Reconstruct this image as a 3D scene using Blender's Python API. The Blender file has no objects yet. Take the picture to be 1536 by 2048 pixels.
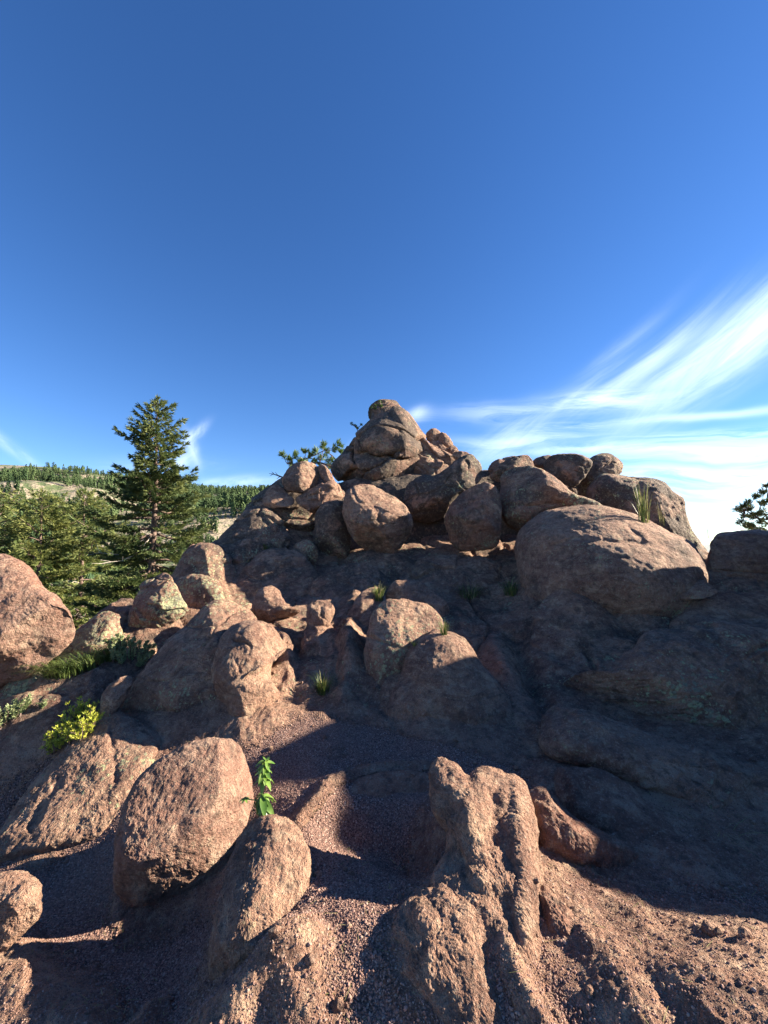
import bpy, math, random
import numpy as np
from mathutils import Vector

# ------------------------------------------------------------------ camera, sky, sun, exposure
scn = bpy.context.scene
COL = scn.collection
W_PX, H_PX, F_PX = 1536.0, 2048.0, 800.0
HORIZON = 1085.0
PITCH = math.atan((HORIZON - H_PX / 2) / F_PX)
EYE = np.array([0.0, 0.0, 1.6])

cam_data = bpy.data.cameras.new('camera')
cam = bpy.data.objects.new('camera', cam_data)
COL.objects.link(cam)
cam_data.sensor_fit = 'HORIZONTAL'
cam_data.sensor_width = 36.0
cam_data.lens = 36.0 * F_PX / W_PX
cam_data.clip_start = 0.05
cam_data.clip_end = 90000.0
cam.location = EYE
cam.rotation_euler = (math.radians(90) + PITCH, 0, 0)
scn.camera = cam

SUN_EL = math.radians(23.0)
SUN_AZ = math.radians(80.0)          # clockwise from +Y (the view direction)
SUN_DIR = np.array([math.sin(SUN_AZ) * math.cos(SUN_EL), math.cos(SUN_AZ) * math.cos(SUN_EL), math.sin(SUN_EL)])
sun_data = bpy.data.lights.new('sun', 'SUN')
sun = bpy.data.objects.new('sun', sun_data)
COL.objects.link(sun)
sun_data.energy = 5.0
sun_data.angle = math.radians(0.53)
sun_data.color = (1.0, 0.87, 0.69)
sun.rotation_euler = Vector(SUN_DIR).to_track_quat('Z', 'Y').to_euler()
sun.location = (20, 0, 12)

scn.view_settings.view_transform = 'Standard'
scn.view_settings.look = 'None'
scn.view_settings.gamma = 1.0
scn.view_settings.exposure = 2.15
scn.view_settings.use_curve_mapping = False
scn.cycles.use_denoising = True
scn.cycles.max_bounces = 5
scn.cycles.diffuse_bounces = 2
scn.cycles.use_adaptive_sampling = True
scn.cycles.adaptive_threshold = 0.02


def ray(px, py):
    px = np.asarray(px, float); py = np.asarray(py, float)
    x = (px - W_PX / 2) / F_PX; y = -(py - H_PX / 2) / F_PX
    cp, sp = math.cos(PITCH), math.sin(PITCH)
    return np.stack([x, cp - sp * y, sp + cp * y], -1)


def at(px, py, Y):
    """world point seen along (px, py) at depth Y"""
    d = ray(px, py)
    return EYE + d * (Y / d[..., 1])[..., None] if d.ndim > 1 else EYE + d * (Y / d[1])


def px_of(P):
    d = np.asarray(P) - EYE
    cp, sp = math.cos(PITCH), math.sin(PITCH)
    f = d[..., 1] * cp + d[..., 2] * sp
    u = -d[..., 1] * sp + d[..., 2] * cp
    return W_PX / 2 + F_PX * d[..., 0] / f, H_PX / 2 - F_PX * u / f


# ------------------------------------------------------------------ node helpers
class NT:
    def __init__(self, tree):
        self.t = tree
        tree.nodes.clear()

    def n(self, typ, ins=None, **kw):
        nd = self.t.nodes.new(typ)
        for k, v in kw.items():
            setattr(nd, k, v)
        for k, v in (ins or {}).items():
            s = nd.inputs[k]
            if hasattr(v, 'is_output') or isinstance(v, bpy.types.NodeSocket):
                self.t.links.new(v, s)
            else:
                s.default_value = v
        return nd

    def math(self, op, a, b=0.0, c=0.0, clamp=False):
        nd = self.n('ShaderNodeMath', {0: a, 1: b, 2: c}, operation=op)
        nd.use_clamp = clamp
        return nd.outputs[0]

    def mapr(self, v, a, b, c=0.0, d=1.0, smooth=True):
        nd = self.n('ShaderNodeMapRange', {0: v, 1: a, 2: b, 3: c, 4: d})
        if smooth:
            nd.interpolation_type = 'SMOOTHSTEP'
        return nd.outputs[0]

    def mix(self, f, a, b, blend='MIX'):
        nd = self.n('ShaderNodeMix', data_type='RGBA', blend_type=blend)
        for i, v in ((0, f), (6, a), (7, b)):
            if isinstance(v, bpy.types.NodeSocket):
                self.t.links.new(v, nd.inputs[i])
            else:
                nd.inputs[i].default_value = v if i == 0 else (*v, 1.0)
        return nd.outputs[2]

    def noise(self, vec, scale, detail=3.0, rough=0.55, dist=0.0, ridged=False):
        nd = self.n('ShaderNodeTexNoise', {'Vector': vec, 'Scale': scale, 'Detail': detail, 'Roughness': rough, 'Distortion': dist})
        if ridged:
            nd.noise_type = 'RIDGED_MULTIFRACTAL'
        return nd.outputs[0]


def new_mat(name):
    m = bpy.data.materials.new(name)
    m.use_nodes = True
    return m, NT(m.node_tree)


# ------------------------------------------------------------------ sky with cirrus
world = bpy.data.worlds.new("World")
scn.world = world
world.use_nodes = True
nt = NT(world.node_tree)
sky = nt.n('ShaderNodeTexSky', sky_type='NISHITA')
sky.sun_disc = False
sky.sun_elevation = SUN_EL
sky.sun_rotation = SUN_AZ
sky.altitude = 1800
sky.air_density = 1.0
sky.dust_density = 0.15
sky.ozone_density = 3.0
hsv = nt.n('ShaderNodeHueSaturation', {'Color': sky.outputs[0], 'Hue': 0.509, 'Saturation': 1.21, 'Value': 1.06})
tc = nt.n('ShaderNodeTexCoord')
sep = nt.n('ShaderNodeSeparateXYZ', {0: tc.outputs['Generated']})
AZ = nt.math('ARCTAN2', sep.outputs[0], sep.outputs[1])
EL = nt.math('ARCSINE', sep.outputs[2])
warpn = nt.n('ShaderNodeTexNoise', {'Vector': tc.outputs['Generated'], 'Scale': 3.0, 'Detail': 4.0})
wsep = nt.n('ShaderNodeSeparateColor', {0: warpn.outputs['Color']})


def azel(px, py):
    d = ray(px, py); d = d / np.linalg.norm(d)
    return math.atan2(d[0], d[1]), math.asin(d[2])


def rotated(ang, wu, wv):
    """coordinates along / across a streak direction (radians of sky), with a little warp"""
    a = nt.math('ADD', AZ, nt.math('MULTIPLY', nt.math('SUBTRACT', wsep.outputs[0], 0.5), wu))
    e = nt.math('ADD', EL, nt.math('MULTIPLY', nt.math('SUBTRACT', wsep.outputs[1], 0.5), wv))
    c, s = math.cos(ang), math.sin(ang)
    u = nt.math('ADD', nt.math('MULTIPLY', a, c), nt.math('MULTIPLY', e, s))
    v = nt.math('SUBTRACT', nt.math('MULTIPLY', e, c), nt.math('MULTIPLY', a, s))
    return u, v


def cloud_group(ang, brushes, fu, fv, lo, hi, wu=0.25, wv=0.12, seed=0.0):
    u, v = rotated(ang, wu, wv)
    c, s = math.cos(ang), math.sin(ang)
    total = None
    for (px, py, L, Wd, k) in brushes:
        a0, e0 = azel(px, py)
        u0 = a0 * c + e0 * s; v0 = e0 * c - a0 * s
        du = nt.math('MULTIPLY', nt.math('SUBTRACT', u, u0), 1.0 / L)
        dv = nt.math('MULTIPLY', nt.math('SUBTRACT', v, v0), 1.0 / Wd)
        r = nt.math('ADD', nt.math('MULTIPLY', du, du), nt.math('MULTIPLY', dv, dv))
        g = nt.math('MULTIPLY', nt.math('POWER', 2.71828, nt.math('MULTIPLY', r, -1.0)), k)
        total = g if total is None else nt.math('ADD', total, g)
    uv = nt.n('ShaderNodeCombineXYZ', {0: nt.math('MULTIPLY', u, fu), 1: nt.math('MULTIPLY', v, fv), 2: seed})
    nz = nt.noise(uv.outputs[0], 1.0, 7.0, 0.66, 0.7)
    return nt.math('MULTIPLY', total, nt.mapr(nz, lo, hi))


diag = math.radians(30)
g1 = cloud_group(diag, [(1560, 622, .20, .025, 1.1), (1430, 680, .15, .021, 1.05), (1290, 728, .13, .018, 1.0), (1150, 790, .12, .011, .5),
                        (1230, 700, .10, .014, .25), (1010, 880, .10, .03, .6), (838, 828, .022, .012, .9), (1700, 545, .3, .035, .9)], 2.4, 20.0, .20, .74, .06, .03)
g2 = cloud_group(math.radians(-3), [(1200, 806, .09, .020, 1.0), (1000, 830, .12, .018, .45), (835, 835, .03, .014, .35), (1420, 828, .16, .007, .6),
                                    (1480, 862, .14, .010, .8), (1130, 862, .10, .010, .5), (1280, 898, .26, .010, .7), (1500, 900, .2, .012, .8), (1450, 940, .3, .012, .9),
                                    (1330, 975, .28, .011, .6), (1430, 1030, .3, .030, .28), (1050, 885, .14, .012, .6), (1750, 940, .3, .05, .5)],
                 4.0, 34.0, .30, .62, .12, .06, 4.0)
g3 = cloud_group(math.radians(-38), [(30, 905, .08, .008, .22), (10, 885, .05, .007, .2)], 4.0, 20.0, .25, .6, .05, .03, 9.0)
g4 = cloud_group(math.radians(52), [(402, 872, .030, .010, .75), (380, 925, .03, .014, .55)], 8.0, 26.0, .2, .6, .12, .06, 12.0)
g5 = cloud_group(math.radians(-65), [(396, 900, .035, .010, .5)], 8.0, 26.0, .2, .6, .08, .05, 15.0)
g6 = cloud_group(math.radians(5), [(500, 965, .12, .012, .45), (330, 930, .1, .015, .25), (760, 900, .1, .02, .35)], 6.0, 18.0, .3, .65, .1, .05, 21.0)
tot = g1
for g in (g2, g3, g4, g5, g6):
    tot = nt.math('ADD', tot, g)
tot = nt.math('SUBTRACT', 1.0, nt.math('POWER', 2.71828, nt.math('MULTIPLY', tot, -0.85)), clamp=True)
cloud_lum = nt.mix(nt.mapr(EL, 0.0, 0.5, 0, 1, False), (9.0, 9.9, 10.8), (6.0, 7.2, 9.4))
skymix = nt.mix(tot, hsv.outputs[0], cloud_lum)
bg = nt.n('ShaderNodeBackground', {0: skymix, 1: 0.05})
nt.n('ShaderNodeOutputWorld', {0: bg.outputs[0]})

# ------------------------------------------------------------------ numpy noise
_rng = np.random.RandomState(7)
_perm = _rng.permutation(256); _perm = np.concatenate([_perm, _perm, _perm])
_g = _rng.normal(size=(256, 3)); _g /= np.linalg.norm(_g, axis=1)[:, None]


def pn(P, s=1.0, off=0.0):
    """Perlin gradient noise, about -0.7..0.7"""
    P = np.asarray(P) * s + off
    i = np.floor(P).astype(np.int64); f = P - i
    i &= 255
    w = f * f * f * (f * (f * 6 - 15) + 10)
    out = np.zeros(len(P))
    for cx in (0, 1):
        wx = w[:, 0] if cx else 1 - w[:, 0]
        for cy in (0, 1):
            wy = w[:, 1] if cy else 1 - w[:, 1]
            for cz in (0, 1):
                wz = w[:, 2] if cz else 1 - w[:, 2]
                h = _perm[_perm[_perm[(i[:, 0] + cx) & 255] + ((i[:, 1] + cy) & 255)] + ((i[:, 2] + cz) & 255)]
                g = _g[h]
                out += wx * wy * wz * (g[:, 0] * (f[:, 0] - cx) + g[:, 1] * (f[:, 1] - cy) + g[:, 2] * (f[:, 2] - cz))
    return out


def fbm(P, s, octv=3, off=0.0, gain=0.5):
    r = 0; a = 1.0
    for k in range(octv):
        r = r + a * pn(P, s * 2.03 ** k, off + 13.7 * k); a *= gain
    return r


def ridged(P, s, octv=2, off=0.0):
    r = 0; a = 1.0
    for k in range(octv):
        q = np.abs(pn(P, s * 2.1 ** k, off + 7.1 * k)); r = r + a * (0.35 - 1.6 * .22 * np.tanh(q / .22)); a *= 0.5
    return r


# ------------------------------------------------------------------ materials
def rock_net(t, P, lich, varn, red, c1, c2, c3):
    """colour and relief of the weathered granite, shared by boulders and bedrock"""
    big = t.noise(P, 1.3, 4, .6)
    med = t.noise(P, 7.0, 4, .65)
    col = t.mix(t.mapr(big, .38, .62), c1, c2)
    col = t.mix(t.math('MULTIPLY', t.mapr(med, .48, .68), .6), col, c3)
    # stretched along the foliation
    wv = t.n('ShaderNodeVectorMath', {0: P, 1: t.n('ShaderNodeVectorMath', {0: t.n('ShaderNodeTexNoise', {'Vector': P, 'Scale': 1.1, 'Detail': 2.0}).outputs['Color'], 1: (.5, .5, .5)}, operation='MULTIPLY').outputs[0]}, operation='ADD').outputs[0]
    mp = t.n('ShaderNodeMapping', {'Vector': wv, 'Rotation': (math.radians(25), math.radians(-18), math.radians(20)), 'Scale': (1.5, 2.0, 11.0)})
    fol = t.noise(mp.outputs[0], 1.6, 6, .68, .5)
    col = t.mix(t.math('MULTIPLY', t.mapr(fol, .52, .66), .55), col, tuple(x * .45 for x in c2))
    col = t.mix(t.math('MULTIPLY', t.mapr(fol, .46, .34), .4), col, c3)
    col = t.mix(t.math('MULTIPLY', t.mapr(t.noise(P, 2.3, 3, .6), .35, .65), red), col, (0.27, 0.105, 0.065))
    gr = t.noise(P, 75.0, 3, .75)
    gr2 = t.noise(P, 210.0, 2, .8)
    col = t.mix(t.math('MULTIPLY', t.mapr(gr, .52, .70), .55), col, (0.50, 0.385, 0.30))
    col = t.mix(t.math('MULTIPLY', t.mapr(gr2, .50, .34), .6), col, (0.06, 0.042, 0.036))
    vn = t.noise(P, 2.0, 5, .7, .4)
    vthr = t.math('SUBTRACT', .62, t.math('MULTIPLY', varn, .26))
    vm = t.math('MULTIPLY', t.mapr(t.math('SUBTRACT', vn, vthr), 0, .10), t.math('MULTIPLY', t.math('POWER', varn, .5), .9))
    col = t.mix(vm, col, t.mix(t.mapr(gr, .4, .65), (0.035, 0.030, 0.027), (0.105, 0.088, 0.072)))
    mt = t.noise(P, 17.0, 6, .78)
    col = t.mix(t.math('MULTIPLY', t.mapr(mt, .50, .36), .65), col, (0.065, 0.048, 0.040))
    col = t.mix(t.math('MULTIPLY', t.mapr(mt, .53, .66), .5), col, (0.42, 0.335, 0.235))
    # lichen: small crusty patches in two tones
    ln = t.noise(P, 1.7, 3, .6)
    lv = t.n('ShaderNodeTexVoronoi', {'Vector': P, 'Scale': 30.0, 'Randomness': 1.0}, feature='F1')
    lsum = t.math('ADD', t.math('ADD', t.math('MULTIPLY', ln, .85), t.math('MULTIPLY', t.noise(P, 19.0, 6, .8), 1.25)), t.math('MULTIPLY', lv.outputs['Distance'], -.32))
    thr = t.math('SUBTRACT', 1.20, t.math('MULTIPLY', lich, .40))
    lm = t.mapr(t.math('SUBTRACT', lsum, thr), -.02, .03)
    ls = t.n('ShaderNodeSeparateColor', {0: lv.outputs['Color']})
    lcol = t.mix(t.mapr(t.math('ADD', t.math('MULTIPLY', t.noise(P, 5.0, 3, .6), .7), t.math('MULTIPLY', ls.outputs[0], .3)), .4, .6), (0.235, 0.225, 0.155), (0.36, 0.37, 0.21))
    lcol = t.mix(t.math('MULTIPLY', t.mapr(gr, .48, .34), .7), lcol, (0.10, 0.085, 0.068))
    col = t.mix(t.math('MULTIPLY', lm, t.mapr(lich, 0.02, .25)), col, lcol)
    h = t.math('MULTIPLY', t.noise(P, 28.0, 5, .75), .030)
    h = t.math('ADD', h, t.math('MULTIPLY', gr, .013))
    h = t.math('ADD', h, t.math('MULTIPLY', gr2, .0045))
    h = t.math('ADD', h, t.math('MULTIPLY', fol, .030))
    h = t.math('ADD', h, t.math('MULTIPLY', t.noise(P, 7.5, 5, .7), .07))
    h = t.math('ADD', h, t.math('MULTIPLY', mt, .02))
    h = t.math('ADD', h, t.math('MULTIPLY', lm, .002))
    return col, h


def rock_mat(name, c1, c2, c3):
    m, t = new_mat(name)
    geo = t.n('ShaderNodeNewGeometry')
    info = t.n('ShaderNodeObjectInfo')
    prm = t.n('ShaderNodeSeparateColor', {0: info.outputs['Color']})
    col, h = rock_net(t, geo.outputs['Position'], prm.outputs[0], prm.outputs[1], prm.outputs[2], c1, c2, c3)
    bm = t.n('ShaderNodeBump', {'Height': h, 'Distance': 1.0, 'Strength': 1.0})
    bs = t.n('ShaderNodeBsdfPrincipled', {'Base Color': col, 'Roughness': 0.85, 'Normal': bm.outputs[0]})
    bs.inputs['Specular IOR Level'].default_value = 0.25
    t.n('ShaderNodeOutputMaterial', {0: bs.outputs[0]})
    return m


M_ROCK = rock_mat('weathered_granite', (0.330, 0.190, 0.128), (0.205, 0.110, 0.078), (0.46, 0.32, 0.215))
M_PALE = rock_mat('pink_granite', (0.33, 0.20, 0.145), (0.23, 0.128, 0.094), (0.45, 0.325, 0.235))


def ground_mat():
    m, t = new_mat('granite_grit')
    geo = t.n('ShaderNodeNewGeometry')
    P = geo.outputs['Position']
    att = t.n('ShaderNodeAttribute', attribute_name='rockiness')
    rk = att.outputs['Fac']
    big = t.noise(P, 1.1, 4, .6)
    # grit
    v = t.n('ShaderNodeTexVoronoi', {'Vector': P, 'Scale': 115.0}, feature='F1')
    vs = t.n('ShaderNodeSeparateColor', {0: v.outputs['Color']})
    g = t.mix(vs.outputs[0], (0.15, 0.085, 0.067), (0.30, 0.180, 0.140))
    g = t.mix(t.math('MULTIPLY', t.mapr(vs.outputs[1], .8, .9), .8), g, (0.45, 0.35, 0.29))
    g = t.mix(t.mapr(v.outputs['Distance'], .35, .75), g, (0.06, 0.036, 0.032))
    g = t.mix(t.math('MULTIPLY', t.mapr(big, .4, .65), .5), g, (0.18, 0.118, 0.096))
    # bedrock, with lichen and dark film on the upper slope
    up = t.mapr(t.n('ShaderNodeSeparateXYZ', {0: P}).outputs[1], 2.6, 4.5)
    col, hr = rock_net(t, P, t.math('MULTIPLY', up, .28), t.math('ADD', .08, t.math('MULTIPLY', up, .42)), .06, (0.330, 0.190, 0.128), (0.205, 0.110, 0.078), (0.46, 0.32, 0.215))
    k = t.mapr(t.math('ADD', rk, t.math('MULTIPLY', t.math('SUBTRACT', t.noise(P, 9, 4, .7), .5), .8)), .35, .6)
    col = t.mix(k, g, col)
    hg = t.math('ADD', t.math('MULTIPLY', v.outputs['Distance'], -.006), t.math('MULTIPLY', t.noise(P, 30, 4, .7), .012))
    h = t.n('ShaderNodeMix', {0: k, 2: hg, 3: hr}, data_type='FLOAT').outputs[0]
    bm = t.n('ShaderNodeBump', {'Height': h, 'Distance': 1.0, 'Strength': 1.0})
    bs = t.n('ShaderNodeBsdfPrincipled', {'Base Color': col, 'Roughness': 0.9, 'Normal': bm.outputs[0]})
    bs.inputs['Specular IOR Level'].default_value = 0.2
    t.n('ShaderNodeOutputMaterial', {0: bs.outputs[0]})
    return m


M_GROUND = ground_mat()


def simple_mat(name, c1, c2, scale=6.0, rough=.7, trans=0.0, spec=.3, objvar=0.0):
    m, t = new_mat(name)
    geo = t.n('ShaderNodeNewGeometry')
    f = t.mapr(t.noise(geo.outputs['Position'], scale, 3, .6), .35, .65)
    if objvar:
        info = t.n('ShaderNodeObjectInfo')
        f = t.math('ADD', f, t.math('MULTIPLY', t.math('SUBTRACT', info.outputs['Random'], .5), objvar), clamp=True)
    col = t.mix(f, c1, c2)
    bs = t.n('ShaderNodeBsdfPrincipled', {'Base Color': col, 'Roughness': rough})
    bs.inputs['Specular IOR Level'].default_value = spec
    out = bs.outputs[0]
    if trans:
        tr = t.n('ShaderNodeBsdfTranslucent', {'Color': col})
        out = t.n('ShaderNodeMixShader', {0: trans, 1: bs.outputs[0], 2: tr.outputs[0]}).outputs[0]
    t.n('ShaderNodeOutputMaterial', {0: out})
    return m


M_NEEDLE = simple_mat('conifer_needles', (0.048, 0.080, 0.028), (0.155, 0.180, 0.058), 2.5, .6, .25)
M_NEEDLE_L = simple_mat('needles_painted_sunlit', (0.070, 0.105, 0.030), (0.220, 0.235, 0.072), 2.5, .6, .25)  # lighter, yellower copy of the needles: sunlight put into the colour
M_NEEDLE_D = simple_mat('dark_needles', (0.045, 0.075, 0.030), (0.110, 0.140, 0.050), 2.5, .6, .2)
M_PINE = simple_mat('pine_needles', (0.07, 0.125, 0.035), (0.16, 0.22, 0.06), 3.0, .5, .3)
M_BARK = simple_mat('bark', (0.07, 0.045, 0.035), (0.17, 0.12, 0.10), 14.0, .9)
M_DEAD = simple_mat('dead_wood', (0.25, 0.22, 0.19), (0.42, 0.38, 0.33), 10.0, .9)
M_GRASS = simple_mat('grass_blades', (0.045, 0.075, 0.018), (0.12, 0.155, 0.042), 9.0, .5, .3)
M_DRYGRASS = simple_mat('dry_grass', (0.20, 0.20, 0.07), (0.40, 0.36, 0.17), 9.0, .6, .3)
M_JUNIPER = simple_mat('yellow_green_needles', (0.30, 0.36, 0.045), (0.52, 0.52, 0.09), 12.0, .6, .3)
M_SAGE = simple_mat('sage_leaves', (0.15, 0.20, 0.09), (0.30, 0.34, 0.17), 12.0, .6, .25)
M_LEAF = simple_mat('broad_leaf', (0.085, 0.18, 0.030), (0.20, 0.31, 0.065), 14.0, .4, .35, .5)
M_BUSH = simple_mat('bush_leaves', (0.09, 0.14, 0.040), (0.20, 0.25, 0.075), 1.2, .6, .3, .3, .5)
M_HILLTREE = simple_mat('far_conifers', (0.026, 0.052, 0.024), (0.075, 0.110, 0.045), .05, .8, 0, .1, .5)


# ------------------------------------------------------------------ object helpers
def tag(o, label=None, cat=None, group=None, kind=None):
    if label: o['label'] = label
    if cat: o['category'] = cat
    if group: o['group'] = group
    if kind: o['kind'] = kind
    return o


def mesh_obj(name, V, F, mat, parent=None, smooth=True, origin=None):
    V = np.asarray(V, float)
    if origin is not None:
        V = V - np.asarray(origin)
    me = bpy.data.meshes.new(name)
    me.from_pydata(V.tolist(), [], F if isinstance(F, list) else F.tolist())
    me.materials.append(mat)
    if smooth:
        me.polygons.foreach_set('use_smooth', np.ones(len(me.polygons), bool))
    me.update()
    o = bpy.data.objects.new(name, me)
    COL.objects.link(o)
    if origin is not None:
        o.location = origin
    if parent is not None:
        o.parent = parent
    return o


def grid_mesh(name, V, nr, nc, mat, wrap=False, origin=None, parent=None, caps=None):
    """V: (nr*nc + caps) vertices on a grid; wrap joins the last column to the first"""
    r = np.arange(nr - 1)[:, None]; c = np.arange(nc if wrap else nc - 1)[None, :]
    a = r * nc + c; b = r * nc + (c + 1) % nc
    q = np.stack([a, b, b + nc, a + nc], -1).reshape(-1, 4)
    V = np.asarray(V, float)
    loops = q.reshape(-1); starts = np.arange(len(q)) * 4; tot = np.full(len(q), 4)
    if caps:
        top, bot = caps
        cc = np.arange(nc)
        t1 = np.stack([np.full(nc, top), (cc + 1) % nc, cc], -1)
        base = (nr - 1) * nc
        t2 = np.stack([np.full(nc, bot), base + cc, base + (cc + 1) % nc], -1)
        tt = np.concatenate([t1, t2])
        starts = np.concatenate([starts, len(loops) + np.arange(len(tt)) * 3])
        tot = np.concatenate([tot, np.full(len(tt), 3)])
        loops = np.concatenate([loops, tt.reshape(-1)])
    org = np.zeros(3) if origin is None else np.asarray(origin, float)
    me = bpy.data.meshes.new(name)
    me.vertices.add(len(V)); me.vertices.foreach_set('co', (V - org).reshape(-1))
    me.loops.add(len(loops)); me.loops.foreach_set('vertex_index', loops.astype(np.int32))
    me.polygons.add(len(starts)); me.polygons.foreach_set('loop_start', starts.astype(np.int32))
    me.polygons.foreach_set('loop_total', tot.astype(np.int32))
    me.polygons.foreach_set('use_smooth', np.ones(len(starts), bool))
    me.materials.append(mat)
    me.update(calc_edges=True)
    me.validate()
    o = bpy.data.objects.new(name, me)
    COL.objects.link(o)
    if origin is not None: o.location = org
    if parent is not None: o.parent = parent
    return o


def vnormals(me):
    n = np.empty(len(me.vertices) * 3)
    me.vertices.foreach_get('normal', n)
    return n.reshape(-1, 3)


# ------------------------------------------------------------------ ground: thin-plate surface through known heights
CTRL = [  # px, py, depth
    (-300, 2048, 1.75), (0, 2048, 1.68), (250, 2048, 1.54), (450, 2048, 1.40), (768, 2048, 1.34), (1100, 2048, 1.28), (1350, 2048, 1.25), (1536, 2048, 1.22),
    (0, 1900, 1.98), (230, 1880, 1.98), (400, 1880, 1.90), (690, 1880, 1.55), (1100, 1880, 1.52), (1380, 1880, 1.52), (1536, 1900, 1.47),
    (150, 1700, 2.65), (0, 1680, 2.9), (420, 1740, 2.3), (650, 1740, 1.92), (760, 1730, 2.05), (1000, 1700, 1.95), (1200, 1740, 1.97), (1400, 1720, 2.10), (1536, 1720, 2.10),
    (560, 1580, 2.60), (700, 1560, 2.72), (1000, 1560, 2.66), (1300, 1600, 2.5), (1500, 1620, 2.45),
    (620, 1490, 3.15), (750, 1470, 3.30), (1000, 1500, 3.05), (1200, 1510, 3.0), (1420, 1540, 2.85),
    (600, 1400, 3.65), (700, 1400, 3.70), (1060, 1430, 3.5),
    (640, 1330, 4.2), (580, 1300, 4.5), (600, 1250, 5.2), (1000, 1290, 4.8), (1020, 1210, 5.9), (900, 1180, 6.4),
    (590, 1200, 6.2), (700, 1180, 6.5), (560, 1140, 7.1), (780, 1130, 7.2), (980, 1140, 7.0),
    (500, 1090, 7.3), (500, 1035, 7.7), (440, 1150, 6.4), (440, 1080, 7.1),
    (380, 1230, 5.5), (330, 1330, 4.65), (300, 1430, 3.9), (200, 1500, 3.3), (150, 1400, 3.8), (60, 1430, 3.7), (0, 1520, 3.4), (120, 1330, 4.5), (240, 1250, 5.7), (0, 1600, 3.1),
]
_c = np.array([at(*q) for q in CTRL])
_w = np.array([(-3.9, 4.8, -.4), (-6, 5, -1.6), (-8, 7, -4), (-4.5, 7.5, -1.4), (-3.2, 9.5, .0), (-8, 3, -2), (-3.5, 2, -.35), (0, 10, 1.3), (0, 14, -1.5), (4, 10, 1.2), (6, 14, -2), (7, 6, 1.0),
               (3.2, 5.5, .9), (4.2, 3.6, .5), (5, 2, .45), (6, 0, .4), (3, 0, .25), (2.6, 1.2, .12), (0, 0, 0), (0, .7, 0), (-3, 0, -.15), (0, -3, 0), (-5, -3, -1), (5, -3, .2), (0, -9, -1.5), (10, 0, .0), (10, 8, -1)])
_k = np.concatenate([_c, _w])


def _phi(r2):
    return 0.5 * r2 * np.log(r2 + 1e-9)


_A = _phi(((_k[:, None, :2] - _k[None, :, :2]) ** 2).sum(-1)) + np.eye(len(_k)) * 0.03
_Pm = np.concatenate([np.ones((len(_k), 1)), _k[:, :2]], 1)
_M = np.block([[_A, _Pm], [_Pm.T, np.zeros((3, 3))]])
_sol = np.linalg.solve(_M, np.concatenate([_k[:, 2], np.zeros(3)]))


def base_z(XY):
    XY = np.asarray(XY, float)
    out = np.empty(len(XY))
    for i in range(0, len(XY), 40000):
        q = XY[i:i + 40000]
        out[i:i + 40000] = _phi(((q[:, None, :] - _k[None, :, :2]) ** 2).sum(-1)) @ _sol[:-3] + _sol[-3] + q @ _sol[-2:]
    return out


def on_ground(px, py):
    """where the sight line through (px, py) meets the base surface"""
    d = ray(px, py)
    ts = np.exp(np.linspace(math.log(1.0), math.log(16), 400))
    P = EYE + d * ts[:, None]
    s = P[:, 2] - base_z(P[:, :2])
    k = np.argmax(s < 0)
    if k == 0: k = len(ts) - 1
    a = s[k - 1] / (s[k - 1] - s[k] + 1e-9)
    return P[k - 1] * (1 - a) + P[k] * a


# ridges / hollows in the ground: polyline in photo pixels, then height (m), half width right, half width left (m)
RIDGES = [
    
    ([(1130, 1800), (1200, 1900), (1250, 2000), (1300, 2100)], .02, .09, .07),
    ([(1230, 1800), (1330, 1900), (1400, 2000), (1440, 2100)], .02, .10, .08),
    ([(1020, 1920), (1080, 2048)], .05, .06, .05),
    ([(1560, 1900), (1520, 1960), (1560, 2100)], .06, .2, .1),
    ([(560, 1930), (500, 2000), (430, 2080)], .10, .12, .10),
    ([(590, 1940), (600, 2050)], .05, .10, .10),
    ([(310, 1990), (270, 2048), (240, 2100)], .05, .06, .06),
    ([(40, 2010), (100, 2020), (150, 2060)], .08, .2, .2),
    ([(600, 1650), (640, 1600), (710, 1560), (780, 1540), (850, 1540)], .045, .06, .08),
    ([(1110, 1570), (1200, 1600), (1300, 1660), (1370, 1720)], .05, .16, .14),
    ([(700, 1290), (690, 1400)], .10, .12, .12),
    ([(560, 1130), (600, 1180), (640, 1180)], .12, .3, .3),
    ([(740, 1140), (860, 1160), (960, 1200)], .10, .3, .3),
    ([(730, 1160), (700, 1250), (690, 1330)], .14, .16, .2),
    ([(980, 1290), (1040, 1400), (1090, 1480)], .08, .14, .14),
    ([(560, 1290), (590, 1380)], .10, .14, .14),
]
HOLLOWS = [
    ([(1090, 1440), (1060, 1360), (1040, 1290)], -.12, .12, .12),
    ([(600, 1300), (590, 1400)], -.08, .07, .07),
    ([(680, 1270), (675, 1380)], -.08, .05, .05),
    ([(150, 1750), (300, 1880), (330, 1990)], -.08, .3, .3),
    ([(690, 1650), (770, 1670), (850, 1720)], -.10, .14, .14),
]
_seg = []
for lines, h, wr, wl in RIDGES + HOLLOWS:
    pts = [on_ground(*q)[:2] for q in lines]
    _seg.append((np.array(pts), h, wr, wl))


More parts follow.
